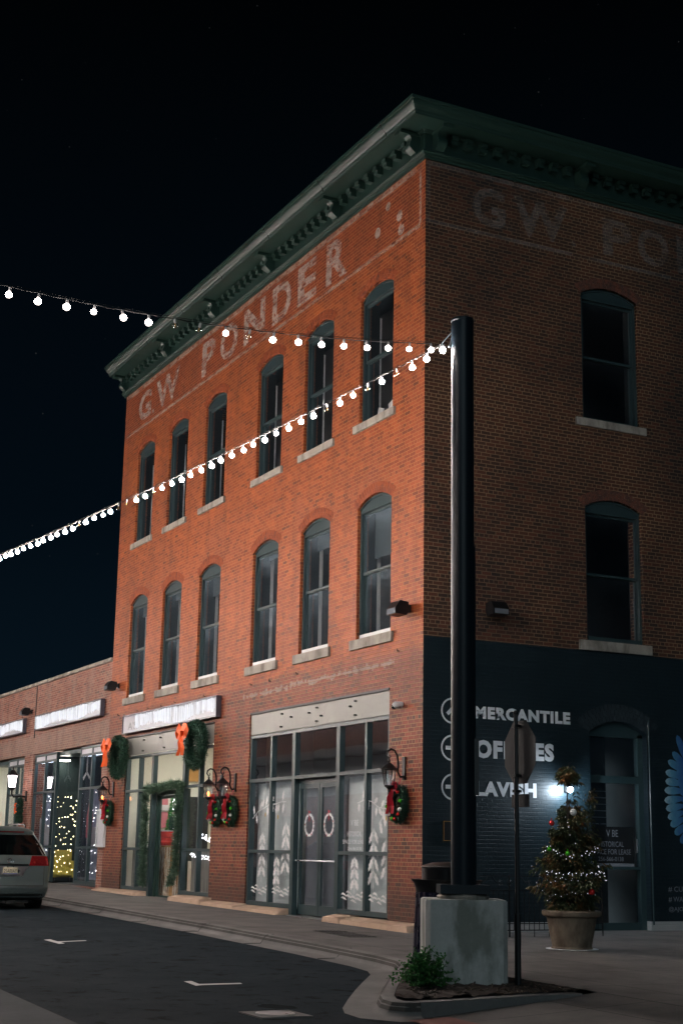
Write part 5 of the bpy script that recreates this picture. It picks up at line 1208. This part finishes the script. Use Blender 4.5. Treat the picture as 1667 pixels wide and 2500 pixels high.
# ================================================================== POLE, BASE, SIGN, BIN, SHRUB
px, py = 8.12, -4.14; ang = math.atan2(-13.515 - py, 23.374 - px)
CB = thing('concrete_base', (px, py, gz(px)), 'stained square concrete block carrying the big black pole', 'concrete block')
b = MB(); h = 0.47; Rz = Matrix.Rotation(ang + 0.10, 3, 'Z')
b.box((px - h, py - h, gz(px) - 0.05), (px + h, py + h, 0.75), Rz)
bmesh.ops.bevel(b.b, geom=[e for e in b.b.edges if abs(e.verts[0].co.z - e.verts[1].co.z) > 0.5], offset=0.055, segments=1, affect='EDGES')
bmesh.ops.bevel(b.b, geom=[e for e in b.b.edges if e.verts[0].co.z > 0.7 and e.verts[1].co.z > 0.7 and e.calc_face_angle(0) > 0.9], offset=0.012, segments=2, affect='EDGES')
b.build('block', 'base', CB)
b = MB(); b.lathe((px, py, 0), [(0.30, 0.745), (0.31, 0.78), (0.27, 0.81)], 12); b.build('grout', 'stone', CB)
PO = thing('steel_pole', (px, py, 0.80), 'thick black round steel pole carrying the string lights', 'pole')
b = MB(); b.lathe((px, py, 0), [(0.143, 0.90), (0.143, 7.93), (0.150, 7.935), (0.150, 7.965), (0.13, 7.98)], 48); b.build('shaft', 'pole', PO, smooth=True)
b = MB(); b.box((px - 0.29, py - 0.29, 0.812), (px + 0.29, py + 0.29, 0.912), Rz); b.build('base_plate', 'pole', PO, bevel=0.012)
pr = Vector((RR[0][0], RR[0][1], 0)).normalized(); pt = Vector((px, py, 0)) + pr * 0.15
b = MB(); b.tube([pt + Vector((0, 0, 0.92)), pt + Vector((0, 0, 5.0))], 0.011, 6); b.build('conduit', 'pole', PO)
b = MB(); b.box((pt.x - 0.04, pt.y - 0.04, 1.95), (pt.x + 0.04, pt.y + 0.04, 2.62), Rz); b.build('junction_box', 'iron', PO)
b = MB(); hk = Vector((8.05, -4.29, 7.60)); b.tube([(px - 0.06, py - 0.12, 7.72), hk], 0.012, 6); b.tube([(px - 0.05, py - 0.11, 7.60), hk], 0.012, 6); b.ball(hk, 0.022, 1)
b.tube([(px - 0.06, py - 0.12, 7.80), (8.0, -4.36, 7.66), (7.98, -4.40, 7.56), (8.03, -4.33, 7.60)], 0.006, 5); b.build('hook', 'steel', PO)

TS = thing('stop_sign', (8.67, -3.74, gz(8.67)), 'octagonal sign seen from behind on a thin black post', 'sign')
sd = Vector((8.79 - 8.60, -3.56 + 3.85, 0)).normalized(); tw = (Vector((23.374, -13.515, 0)) - Vector((8.67, -3.74, 0))).normalized()
o_ = Vector((8.67, -3.74, 0))
b = MB(); b.tube([o_ + Vector((0, 0, gz(8.67) - 0.03)), o_ + Vector((0, 0, 0.6))], 0.036, 8); b.tube([o_ + Vector((0, 0, 0.6)), o_ + Vector((0, 0, 2.90))], 0.026, 8); b.ball(o_ + Vector((0, 0, 2.91)), 0.032, 2); b.build('post', 'iron', TS)
# plate facing away from the camera, turned so that it looks narrow
pn = Vector((0.08, 1.0, 0)).normalized(); pd = Vector((pn.y, -pn.x, 0))   # plate normal / plate width direction
cen = o_ + pn * 0.05 + Vector((0, 0, 2.45)); r = 0.40
def octo(b, c, rr, n0, n1):
    P = [(rr * math.cos(PI / 8 + k * PI / 4), rr * math.sin(PI / 8 + k * PI / 4)) for k in range(8)]
    b.prism(P, lambda u, v, w: tuple(c + pd * u + Vector((0, 0, v)) + pn * w), n0, n1)
b = MB(); octo(b, cen, r, 0.0, 0.004); b.build('plate', 'signback', TS)
b = MB(); octo(b, cen, r - 0.005, 0.005, 0.007); b.build('face', 'redpaint', TS)
b = MB(); b.prism([(-0.21, -0.64), (0.21, -0.64), (0.21, -0.49), (-0.21, -0.49)], lambda u, v, w: tuple(cen + pd * u + Vector((0, 0, v)) + pn * w), 0, 0.004); b.build('small_plate', 'signback', TS, bevel=0.001)
b = MB()
for z in (2.74, 2.16, 1.98): b.box((o_.x - 0.035, o_.y - 0.035, z), (o_.x + 0.035, o_.y + 0.05, z + 0.03))
b.build('clamps', 'iron', TS)

# bin
bxx, byy = 7.22, -3.82; 
BN = thing('litter_bin', (bxx, byy, gz(7.6)), 'dark blue ribbed litter bin with flared rim and domed lid behind the concrete block', 'bin')
b = MB(); n = 48
for k in range(n):
    pass
rings = []
for (r_, z_) in ((0.43, -0.17), (0.42, 0.0), (0.40, 0.45), (0.385, 0.80)):
    rings.append([b.b.verts.new((bxx + r_ * (1 - 0.035 * (k % 2)) * math.cos(2 * PI * k / n), byy + r_ * (1 - 0.035 * (k % 2)) * math.sin(2 * PI * k / n), z_)) for k in range(n)])
for i in range(3):
    for k in range(n): b.b.faces.new((rings[i][k], rings[i][(k + 1) % n], rings[i + 1][(k + 1) % n], rings[i + 1][k]))
b.build('body', 'navy', BN)
b = MB(); b.lathe((bxx, byy, 0), [(0.38, 0.80), (0.385, 0.82), (0.39, 0.85), (0.41, 0.905), (0.44, 0.935), (0.445, 0.95), (0.40, 0.95), (0.30, 0.94)], 40); b.build('rim', 'iron', BN, smooth=True)
b = MB(); b.lathe((bxx, byy, 0), [(0.31, 0.945), (0.31, 1.09), (0.325, 1.10), (0.30, 1.12), (0.18, 1.155), (0.02, 1.165)], 36); b.build('lid', 'iron', BN, smooth=True)

# shrub
SB = thing('shrub', (8.72, -5.02, gz(8.7)), 'low bright green leafy shrub in the planting bed', 'shrub')
b = MB(); st = MB(); r = random.Random(11)
for k in range(130):
    a = r.uniform(0, 2 * PI); tl = r.uniform(0.1, 1.15); ln = r.uniform(0.26, 0.46); d = Vector((math.cos(a) * math.sin(tl), math.sin(a) * math.sin(tl), math.cos(tl)))
    p0 = Vector((8.72, -5.0, gz(8.7) + 0.02)); pts = [p0 + d * ln * t + Vector((0, 0, -0.10 * t * t * tl)) for t in (0, 0.35, 0.7, 1.0)]
    st.tube(pts, [0.004, 0.003, 0.002, 0.001], 4)
    for i in range(26):
        t = r.uniform(0.3, 1.05); p = p0 + d * ln * t + Vector((0, 0, -0.10 * t * t * tl)); dd_ = Vector((r.gauss(0, 1), r.gauss(0, 1), r.gauss(0.2, 0.8)))
        leaf(b, p, dd_, r.uniform(0.030, 0.055), 0.012)
b.build('foliage', 'bush', SB); st.build('stems', 'bark', SB)

# ================================================================== POTTED TREE
tx, ty = 3.86, 0.46; tz = gz(tx)
PT = thing('plant_pot', (tx, ty, tz), 'large round terracotta pot on the side pavement', 'pot')
b = MB(); b.lathe((tx, ty, tz), [(0.31, 0.0), (0.325, 0.02), (0.305, 0.045), (0.39, 0.48), (0.445, 0.50), (0.462, 0.53), (0.462, 0.565), (0.435, 0.585), (0.39, 0.575), (0.385, 0.52), (0.02, 0.51)], 40); b.build('body', 'pot', PT, smooth=True)
b = MB(); b.lathe((tx, ty, tz), [(0.40, 0.003), (0.41, 0.008), (0.38, 0.012)], 32); b.build('saucer', 'white_wood', PT)
b = MB(); b.lathe((tx, ty, tz), [(0.34, 0.525), (0.2, 0.54), (0.02, 0.545)], 20); b.build('soil', 'soil', PT)
TR = thing('potted_tree', (tx, ty, tz + 0.54), 'narrow cone shaped tree with drooping green and orange leaves growing in the terracotta pot', 'tree')
r = random.Random(21); st = MB(); b = MB()
st.tube([(tx, ty, tz + 0.5), (tx + 0.02, ty, tz + 1.4), (tx - 0.03, ty - 0.03, tz + 2.2), (tx, ty, tz + 2.85)], [0.03, 0.022, 0.014, 0.004], 7)
def rad(h): # crown radius by height above soil (0..1)
    return 0.56 * (1 - h) ** 0.62 + 0.03 if h > 0.2 else 0.34 + 0.75 * h
CR = pr
for k in range(290):
    h = r.random() ** 1.15
    if h > 0.55 and r.random() < 0.55: continue
    if 0.74 < h < 0.92 and r.random() < 0.8: continue
    z = tz + 0.55 + 2.22 * h; a = r.uniform(0, 2 * PI); R_ = rad(h) * r.uniform(0.35, 1.0) * (1.0 + 0.34 * math.sin(a * 3 + h * 11))
    p0 = Vector((tx, ty, z - 0.10)); p1 = Vector((tx + R_ * math.cos(a), ty + R_ * math.sin(a), z + r.uniform(-0.02, 0.10)))
    mid = p0.lerp(p1, 0.5) + Vector((0, 0, 0.05)); st.tube([p0, mid, p1], [0.006, 0.004, 0.002], 4)
    for q in range(22):
        t = r.uniform(0.35, 1.05); p = p0.lerp(p1, t) + Vector((r.gauss(0, 0.035), r.gauss(0, 0.035), r.gauss(0, 0.03)))
        if abs(p.z - 2.30) < 0.13 and -0.17 < (p - Vector((tx, ty, 0))).dot(pr) < 0.12: continue
        for f_ in range(3):
            an = a + r.uniform(-1.3, 1.3); dd_ = Vector((math.cos(an) * 0.6, math.sin(an) * 0.6, r.uniform(-1.1, -0.1))); leaf(b, p, dd_, r.uniform(0.07, 0.15), 0.015)
# second leader at the right
for k in range(26):
    h = k / 26; c0 = Vector((tx, ty, tz + 1.5 + 0.98 * h)) + pr * (0.26 + 0.10 * h)
    for q in range(16):
        an = r.uniform(0, 2 * PI); p = c0 + Vector((r.gauss(0, 0.045), r.gauss(0, 0.045), r.gauss(0, 0.03))); leaf(b, p, Vector((math.cos(an) * 0.6, math.sin(an) * 0.6, -0.6)), 0.085, 0.009)
st.tube([Vector((tx, ty, tz + 1.1)), Vector((tx, ty, tz + 1.5)) + pr * 0.22, Vector((tx, ty, tz + 2.5)) + pr * 0.36], [0.012, 0.008, 0.003], 5)
b.build('foliage', 'autumn', TR); st.build('branches', 'bark', TR)
# fairy lights round the tree
FT = thing('fairy_lights', (tx, ty, tz + 0.9), 'white fairy lights wound round the potted tree', 'fairy lights')
b = MB(); c = MB(); toC = Vector((0.853, -0.523, 0))
def ring_lights(z0, amp, r0, n, a0, a1, z1=None, sz=0.0062):
    pts = []
    for i in range(n):
        t = i / (n - 1); a = a0 + (a1 - a0) * t; d = toC * math.cos(a) + pr * math.sin(a); z = z0 + ((z1 or z0) - z0) * t + amp * math.cos(2.2 * a)
        p = Vector((tx, ty, z + random.gauss(0, 0.022))) + d * (r0 * rad(max(0, min(1, (z - tz - 0.55) / 2.22))) / 0.5 if r0 > 0.4 else r0) + pr * random.gauss(0, 0.025); pts.append(p); b.ball(p, sz * random.uniform(0.6, 1.2), 1)
    c.tube(pts, 0.0025, 3)
ring_lights(tz + 1.47, -0.07, 0.50, 30, -1.35, 1.25); ring_lights(tz + 1.16, -0.02, 0.55, 34, -0.9, 1.15); ring_lights(tz + 1.02, 0.03, 0.58, 9, -0.7, 0.1, None, 0.0042); ring_lights(tz + 0.82, 0.05, 0.56, 12, -0.9, 0.9, None, 0.0042); ring_lights(tz + 2.0, 0.0, 0.3, 5, -0.3, 0.1, tz + 1.65, 0.006); ring_lights(tz + 1.25, 0.0, 0.6, 8, 0.7, 1.3, tz + 1.05, 0.007); ring_lights(tz + 1.25, 0.0, 0.6, 9, -1.4, -0.9, tz + 0.75, 0.004)
b.build('bulbs', 'fairy_dim', FT); c.build('wire', 'dark', FT)
for (u, z, m, rr_, lab) in ((0.03, 1.93, 'ball_w', 0.055, 'white round bauble high on the potted tree'), (-0.31, 1.76, 'ball_r', 0.045, 'red bauble on the upper left of the potted tree'), (-0.08, 1.30, 'ball_g', 0.038, 'green bauble in the middle of the potted tree'), (-0.36, 1.36, 'ball_g', 0.034, 'small yellow green bauble at the left of the potted tree'), (0.28, 0.73, 'ball_r', 0.05, 'red bauble low on the right of the potted tree')):
    b = MB(); p = Vector((tx, ty, z)) + pr * u + toC * 0.52 if z < 1.5 else Vector((tx, ty, z)) + pr * u + toC * 0.36
    b.ball(p, rr_, 2); b.tube([p + Vector((0, 0, rr_)), p + Vector((0, 0, rr_ + 0.03))], 0.008, 5); itm('bauble', b, m, lab, 'bauble', 'baubles on the potted tree', smooth=True)

# ================================================================== LOW IRON FENCE
FE_ = thing('iron_fence', (1.2, 2.0, gz(1.2)), 'black iron patio fence with scrolls along the navy side wall', 'fence')
X_ = 1.2; g0 = gz(X_)
b = MB()
for y in (-0.10, 1.06, 3.04): b = MB(); b.tube([(X_, y, g0), (X_, y, 0.92)], 0.014, 6); b.build('post', 'iron', FE_)
b = MB()
for z in (0.90, 0.66, 0.10, -0.01): b.box((X_ - 0.012, -0.10, z - 0.008), (X_ + 0.012, 3.04, z + 0.008))
b.build('rails', 'iron', FE_)
b = MB(); k = 0; y = 0.0
while y < 3.0:
    b.tube([(X_, y, g0 + 0.0 if k % 3 == 0 else -0.01), (X_, y, 0.66)], 0.007, 5); k += 1; y += 0.105
b.build('pickets', 'iron', FE_)
b = MB()
for yc in (0.35, 0.95, 1.55, 2.15, 2.75):
    for s in (-1, 1):
        pts = []
        for i in range(22):
            t = i / 21; a = t * 3.2 * PI; rr_ = 0.012 + 0.045 * (1 - t); pts.append((X_ + 0.016, yc + s * (0.10 + rr_ * math.cos(a)), 0.78 + rr_ * math.sin(a)))
        pts.insert(0, (X_ + 0.016, yc + s * 0.26, 0.89)); b = MB(); b.tube(pts, 0.006, 4); b.build('scroll', 'iron', FE_)

# drains, grates, manhole
for i, (xa, ya) in enumerate(((-0.62, -1.50), (-0.18, -1.56), (0.30, -1.60), (0.72, -1.64))):
    T = thing('pavement_grate', (xa, ya, gz(xa)), ('dark narrow vent grate in the pavement, farthest of four', 'dark narrow vent grate in the pavement, second farthest of four', 'dark narrow vent grate in the pavement, second nearest of four', 'dark narrow vent grate in the pavement, nearest of four')[i], 'grate', 'vent grates in the pavement')
    b = MB(); b.box((xa - 0.16, ya - 0.26, gz(xa) - 0.01), (xa + 0.16, ya + 0.26, gz(xa) + 0.004)); b.build('frame', 'dark', T)
    b = MB()
    for k in range(7): yy = ya - 0.22 + 0.073 * k; b.box((xa - 0.14, yy - 0.008, gz(xa) + 0.0045), (xa + 0.14, yy + 0.008, gz(xa) + 0.009))
    b.build('bars', 'iron', T)
MH = thing('manhole_cover', (9.2, -7.02, gz(9.2) + RD), 'round iron manhole cover in a square concrete patch on the street', 'manhole cover')
z = gz(9.2) + RD
b = MB(); b.box((8.92, -7.30, z - 0.02), (9.50, -6.74, z + 0.012)); b.build('collar', 'kerb', MH)
b = MB(); b.lathe((9.2, -7.02, z), [(0.20, 0.0125), (0.20, 0.020), (0.17, 0.021), (0.168, 0.016), (0.02, 0.018)], 28); b.build('lid', 'steel', MH)

# ================================================================== STRING LIGHTS
UNLIT_A = {8, 10, 11}; UNLIT_B = {3, 5, 8, 24, 27, 28, 33}
def bulb_proto(lit, soft=False):
    b = MB(); b.lathe((0, 0, 0), [(0.004, -0.118), (0.020, -0.113), (0.031, -0.101), (0.0355, -0.083), (0.032, -0.065), (0.021, -0.053), (0.013, -0.050)], 14)
    o = b.build('bulb', ('bulb_soft' if soft else 'bulb') if lit else 'clearbulb', None, smooth=True)
    s = MB(); s.lathe((0, 0, 0), [(0.010, 0.008), (0.015, 0.0), (0.016, -0.036), (0.012, -0.051)], 8); s.build('socket', 'socket', o)
    if not lit:
        f = MB(); f.lathe((0, 0, 0), [(0.006, -0.10), (0.008, -0.07), (0.006, -0.045)], 6); f.build('filament', 'wood', o)
    return o
PL, PU, PS = bulb_proto(True), bulb_proto(False), bulb_proto(True, True)
used = set()
def string(name_label, pts, unlit, soft=False):
    T = thing('string_light', tuple(pts[0]), name_label, 'string lights', 'bulb strings over the street')
    o0 = Vector(pts[0])
    for i, p in enumerate(pts):
        lit = i not in unlit; src = (PS if soft else PL) if lit else PU
        if src.name not in used: o = src; used.add(src.name); o.parent = T
        else: o = copy_tree(src, None, parent=T)
        o.location = Vector(p) - o0; o.rotation_euler = (random.uniform(-0.2, 0.2), random.uniform(-0.2, 0.2), 0); sc = random.uniform(0.90, 1.10); o.scale = (sc, sc, sc)
    b = MB(); q = [Vector(p) + Vector((0, 0, 0.012)) for p in pts]; dense = []
    for i in range(len(q) - 1):
        for t in (0, 0.5): dense.append(q[i].lerp(q[i + 1], t) + Vector((0, 0, -0.010 * (t > 0))))
    dense.append(q[-1]); b.tube(dense, 0.006, 5); b.tube([Vector(p) + Vector((0, 0, 0.030)) for p in pts], 0.003, 4); b.build('cable', 'cable', T)
    return T
zb_ = 0.085
A_ = [(8.1403 + 0.0269 * i, -4.6171 - 0.3213 * i, 7.4651 - 0.0584 * i + 0.0018 * i * i + zb_) for i in range(24)]
string('bulb string crossing the street from the pole, upper one in the picture', [hk - Vector((0, 0, 0.02))][:0] + A_, UNLIT_A, True)
B_ = [(BX[0] + BX[3] * i, BX[1] + BX[4] * i, BX[2] + BX[5] * i + BX[6] * i * i + zb_) for BX in [(7.9722, -4.3371, 7.5534, -0.3340, -0.0426, -0.0177, 0.0002)] for i in range(76)]
string('long bulb string running from the pole down the street, lower one in the picture', B_, UNLIT_B)
e0 = Vector(B_[-1])
C_ = [tuple(e0 + Vector((-0.34 * i, -0.01 * i, 0.0)) + Vector((0, 0, -0.9 * math.sin(PI * i / 78)))) for i in range(1, 79)]
string('bulb string farther along the street beyond the left picture edge', C_, set())
e1 = Vector(A_[-1])
D_ = [tuple(e1 + Vector((-0.36 * i, 0.045 * i, 0.0)) + Vector((0, 0, 0.25 - 0.9 * math.sin(PI * i / 72)))) for i in range(1, 73)]  # extra string out of view, added to throw more light on the facade
P2 = thing('steel_pole', (8.72, -12.45, gz(8.7) + RD), 'second thick black steel pole across the street, beyond the left picture edge', 'pole')
b = MB(); b.lathe((8.72, -12.45, 0), [(0.143, gz(8.7) + RD), (0.143, 7.93), (0.150, 7.935), (0.150, 7.965), (0.13, 7.98)], 32); b.build('shaft', 'pole', P2, smooth=True)
string('unseen bulb string along the far side of the street, added to light the facade', D_, set())

E_ = [(-62 + 0.5 * i, -17.8, 8.6) for i in range(60)]  # bulbs out of view, added so the building opposite is lit in reflections
string('unseen bulb string added to light the building across the street', E_, set())

# ================================================================== MINIVAN
cy = -4.64; xr = -10.68; gzc = gz(-12) + RD
MV = thing('minivan', (xr - 2.5, cy, gzc), 'silver grey minivan parked at the kerb, seen from behind', 'van')
def interp(tab, z):
    for i in range(len(tab) - 1):
        if z <= tab[i + 1][0]:
            t = (z - tab[i][0]) / (tab[i + 1][0] - tab[i][0]); t = max(0, min(1, t)); return tab[i][1] + (tab[i + 1][1] - tab[i][1]) * t
    return tab[-1][1]
XR = [(0.06, -0.16), (0.13, -0.02), (0.22, 0.02), (0.34, 0.05), (0.40, 0.03), (0.50, 0.02), (0.80, 0.0), (1.04, -0.03), (1.30, -0.17), (1.53, -0.33), (1.60, -0.30), (1.66, -0.45), (1.71, -0.75)]
HWT = [(0.06, 0.86), (0.13, 0.92), (0.30, 0.955), (0.50, 0.97), (0.80, 0.96), (1.04, 0.90), (1.30, 0.79), (1.53, 0.655), (1.60, 0.61), (1.66, 0.54), (1.71, 0.40)]
XF = [(0.06, 4.9), (0.40, 5.05), (0.75, 5.0), (0.98, 4.75), (1.04, 4.0), (1.30, 3.5), (1.60, 2.9), (1.71, 2.5)]
RC = [(0.06, 0.22), (0.80, 0.20), (1.04, 0.16), (1.6, 0.16), (1.71, 0.2)]
def contour(z, off=0.0):
    hw = interp(HWT, z) + off; x0 = xr + interp(XR, z) + off; x1 = xr - interp(XF, z) - off; r_ = interp(RC, z); P = []
    for k in range(9): P.append((x0 - 0.035 * (k / 8) ** 2, cy + (hw - r_) * k / 8))
    for k in range(1, 8): a = PI / 2 * k / 7; P.append((x0 - 0.035 - r_ + r_ * math.cos(a), cy + hw - r_ + r_ * math.sin(a)))
    for k in range(1, 8): P.append((x0 - r_ + (x1 + 0.5 - x0 + r_) * k / 7, cy + hw))
    for k in range(1, 7): a = PI / 2 * k / 6; P.append((x1 + 0.5 - 0.5 * math.sin(a), cy + hw - 0.6 + 0.6 * math.cos(a)))
    P.append((x1, cy)); return P
zl = [0.06, 0.10, 0.13, 0.18, 0.22, 0.30, 0.335, 0.345, 0.37, 0.40, 0.50, 0.65, 0.80, 0.95, 1.04, 1.12, 1.20, 1.30, 1.42, 1.53, 1.57, 1.60, 1.64, 1.68, 1.71]
b = MB(); rings = []
for z in zl:
    c = contour(z); full = c + [(x, 2 * cy - y) for x, y in reversed(c[1:-1])]
    rings.append([b.b.verts.new((x, y, z)) for x, y in full])
for i in range(len(rings) - 1):
    n = len(rings[i])
    for k in range(n): b.b.faces.new((rings[i][k], rings[i][(k + 1) % n], rings[i + 1][(k + 1) % n], rings[i + 1][k]))
b.b.faces.new(rings[-1]); b.b.faces.new(list(reversed(rings[0])))
body = b.build('body', 'carpaint', MV, smooth=True)
def cpoint(z, u, off):
    """point at signed arc position u (metres from centre line) on the rear/side contour"""
    c = contour(z, off); s = 1 if u >= 0 else -1; u = abs(u); acc = 0
    for i in range(len(c) - 1):
        l = math.hypot(c[i + 1][0] - c[i][0], c[i + 1][1] - c[i][1])
        if acc + l >= u: t = (u - acc) / l; x = c[i][0] + (c[i + 1][0] - c[i][0]) * t; y = c[i][1] + (c[i + 1][1] - c[i][1]) * t; break
        acc += l
    return Vector((x, cy + s * (y - cy), z))
def patch(name, mat, z0, z1, u0, u1, off=0.006, nz=8, nu=14, parent=MV, smooth=True):
    """u0,u1 functions of t (0 bottom..1 top)"""
    b = MB(); R_ = []
    for i in range(nz + 1):
        t = i / nz; z = z0 + (z1 - z0) * t; a, c = (u0(t) if callable(u0) else u0), (u1(t) if callable(u1) else u1)
        R_.append([b.b.verts.new(cpoint(z, a + (c - a) * k / nu, off)) for k in range(nu + 1)])
    for i in range(nz):
        for k in range(nu): b.b.faces.new((R_[i][k], R_[i][k + 1], R_[i + 1][k + 1], R_[i + 1][k]))
    bmesh.ops.solidify(b.b, geom=b.b.faces[:], thickness=0.004)
    return b.build(name, mat, parent, smooth=smooth)
patch('rear_window', 'carglass', 1.06, 1.515, lambda t: -0.84 + 0.23 * t, lambda t: 0.84 - 0.23 * t)
patch('side_window', 'carglass', 1.08, 1.50, lambda t: 1.20 - 0.12 * t, lambda t: 3.6 - 0.25 * t, nu=20); patch('side_window', 'carglass', 1.08, 1.50, lambda t: -3.6 + 0.25 * t, lambda t: -1.20 + 0.12 * t, nu=20)
patch('taillight', 'taillamp', 0.825, 1.045, lambda t: 0.44 + 0.06 * t, 1.10, 0.012); patch('taillight', 'taillamp', 0.825, 1.045, -1.10, lambda t: -0.44 - 0.06 * t, 0.012)
for s in (-1, 1):
    b = MB(); 
    for (u, z, r_) in ((0.56, 0.89, 0.035), (0.62, 0.96, 0.014), (0.52, 0.94, 0.012), (0.70, 0.93, 0.012), (0.74, 0.88, 0.020)): b.ball(cpoint(z, s * u, 0.012), r_, 2, (0.4, 1, 1))
    b.build('lamp_reflector', 'ball_r', MV)
patch('garnish', 'plastic', 0.825, 0.862, -0.43, 0.43, 0.02, 2)
patch('chrome_strip', 'chrome', 0.842, 0.85, -0.42, 0.42, 0.025, 1)
patch('plate_recess', 'steel', 0.59, 0.81, lambda t: -0.31 - 0.12 * t ** 1.5, lambda t: 0.31 + 0.12 * t ** 1.5, 0.003, 8)
patch('hatch_seam', 'plastic', 0.372, 0.385, -0.80, 0.80, 0.003, 1); patch('bumper_trim', 'chrome', 0.222, 0.230, -0.85, 0.85, 0.004, 1); patch('lower_bumper', 'plastic', 0.07, 0.20, -0.80, 0.80, 0.004, 3)
for s in (-1, 1): patch('hatch_seam', 'plastic', 0.385, 0.82, (lambda t: 0.80) if s > 0 else (lambda t: -0.81), (lambda t: 0.81) if s > 0 else (lambda t: -0.80), 0.003, 5, 1)
patch('brake_light', 'taillamp', 1.565, 1.59, -0.36, 0.36, 0.006, 2)
PLT = MB(); xp = cpoint(0.7, 0, 0.02).x; PLT.box((xp, cy - 0.165, 0.63), (xp + 0.008, cy + 0.175, 0.785)); plo = PLT.build('number_plate', 'plate', MV)
yfn = lambda u, v, w: (w, u, v)
text('25A00AY', 'plate_number', (cy - 0.145, cy + 0.155, 0.665, 0.748), yfn, xp + 0.010, 'plastic', plo, bold=0.01)
b = MB(); b.box((xp + 0.0082, cy - 0.16, 0.634), (xp + 0.0092, cy + 0.17, 0.656)); b.build('plate_band', 'plateblue', plo)
b = MB(); xe = cpoint(0.93, 0, 0.02).x
def oval(b, ry, rz_, cz0=0.93, th=0.008): b.tube([(xe + 0.004, cy + ry * math.cos(2 * PI * k / 28), cz0 + rz_ * math.sin(2 * PI * k / 28)) for k in range(29)], th, 5, cap=False)
oval(b, 0.072, 0.046); oval(b, 0.026, 0.044, 0.93, 0.006); oval(b, 0.050, 0.016, 0.957, 0.006); b.build('emblem', 'chrome', MV)
# roof rails, mirrors, wheels, hitch
for s in (-1, 1):
    b = MB(); b.tube([(xr - 0.85, cy + s * 0.52, 1.70), (xr - 1.0, cy + s * 0.53, 1.755), (xr - 2.4, cy + s * 0.53, 1.775), (xr - 2.6, cy + s * 0.52, 1.70)], 0.02, 6); b.build('roof_rail', 'plastic', MV)
    b = MB(); b.ball((xr - 3.7, cy + s * 1.05, 1.10), 0.12, 2, (0.6, 1, 0.8)); b.build('wing_mirror', 'carpaint', MV, smooth=True)
    for xw in (0.98, 4.0):
        b = MB(); cw = Vector((xr - xw, cy + s * 0.80, gzc + 0.335)); yv = Vector((0, s, 0))
        b.tube([cw - yv * 0.10, cw - yv * 0.115 * 0 + yv * 0.10, cw + yv * 0.125], [0.335, 0.335, 0.30], 28); wh = b.build('wheel', 'rubber', MV, smooth=True)
        b = MB(); b.tube([cw + yv * 0.1255, cw + yv * 0.135], 0.21, 20); b.build('rim', 'steel', wh)
        b = MB(); b.tube([cw + yv * 0.02, cw + yv * (0.171 if xw < 2 else 0.168)], 0.385, 28); b.build('wheel_arch', 'plastic', MV)
b = MB(); b.box((xr - 0.10, cy - 0.03, -0.02), (xr - 0.02, cy + 0.03, 0.04)); b.box((xr - 0.6, cy - 0.5, -0.01), (xr - 0.12, cy + 0.5, 0.05)); b.box((xr - 0.12, cy + 0.18, 0.0), (xr - 0.03, cy + 0.40, 0.02)); b.build('tow_hitch', 'plastic', MV)
b = MB(); b.box((xr - 4.6, cy - 0.7, 0.0), (xr - 0.5, cy + 0.7, 0.08)); b.build('underbody', 'rubber', MV)

# ================================================================== ACROSS THE STREET (seen only mirrored in the glass)
OB = thing('opposite_building', (-36, -26, 0.2), 'two storey brick building with pale canopy across the street, mirrored in the shop glass', 'building')
b = MB(); hs = [(-62 + 6 * i, -58.5 + 6 * i, 0.3, 3.2, 0) for i in range(9)] + [(-61.5 + 3 * i, -60.2 + 3 * i, 5.3, 7.3, 0.15) for i in range(18)]
hs = hs[:9]
wall(b, -64, -8, 0, 10.5, hs, lambda u, v, w: (u, -22 + w, v), 0.4); b.build('front_wall', 'brick_shop', OB)
b = MB(); b.box((-64.2, -23.4, 10.5), (-7.8, -21.7, 10.8)); b.build('coping', 'stone', OB)
b = MB(); b.box((-64, -21.99, 6.15), (-9, -21.2, 6.55)); b.box((-64, -21.99, 5.0), (-9, -21.6, 5.25)); b.box((-64, -21.995, 4.2), (-9, -21.95, 6.1)); b.build('canopy', 'whitewall', OB)
b = MB(); b.box((-64, -30, 0), (-8, -29.8, 9)); b.box((-64, -29.8, 8.8), (-8, -22.4, 9)); b.box((-64, -29.8, 4.3), (-8, -22.4, 4.6)); b.build('rear_shell', 'room', OB)
for i in range(9): b = MB(); b.box((-62 + 6 * i, -22.2, 0.3), (-58.5 + 6 * i, -22.19, 3.2)); b.build('window', 'glass_shop', OB)
for o in list(bpy.data.objects):
    if '_w' in o: del o['_w']
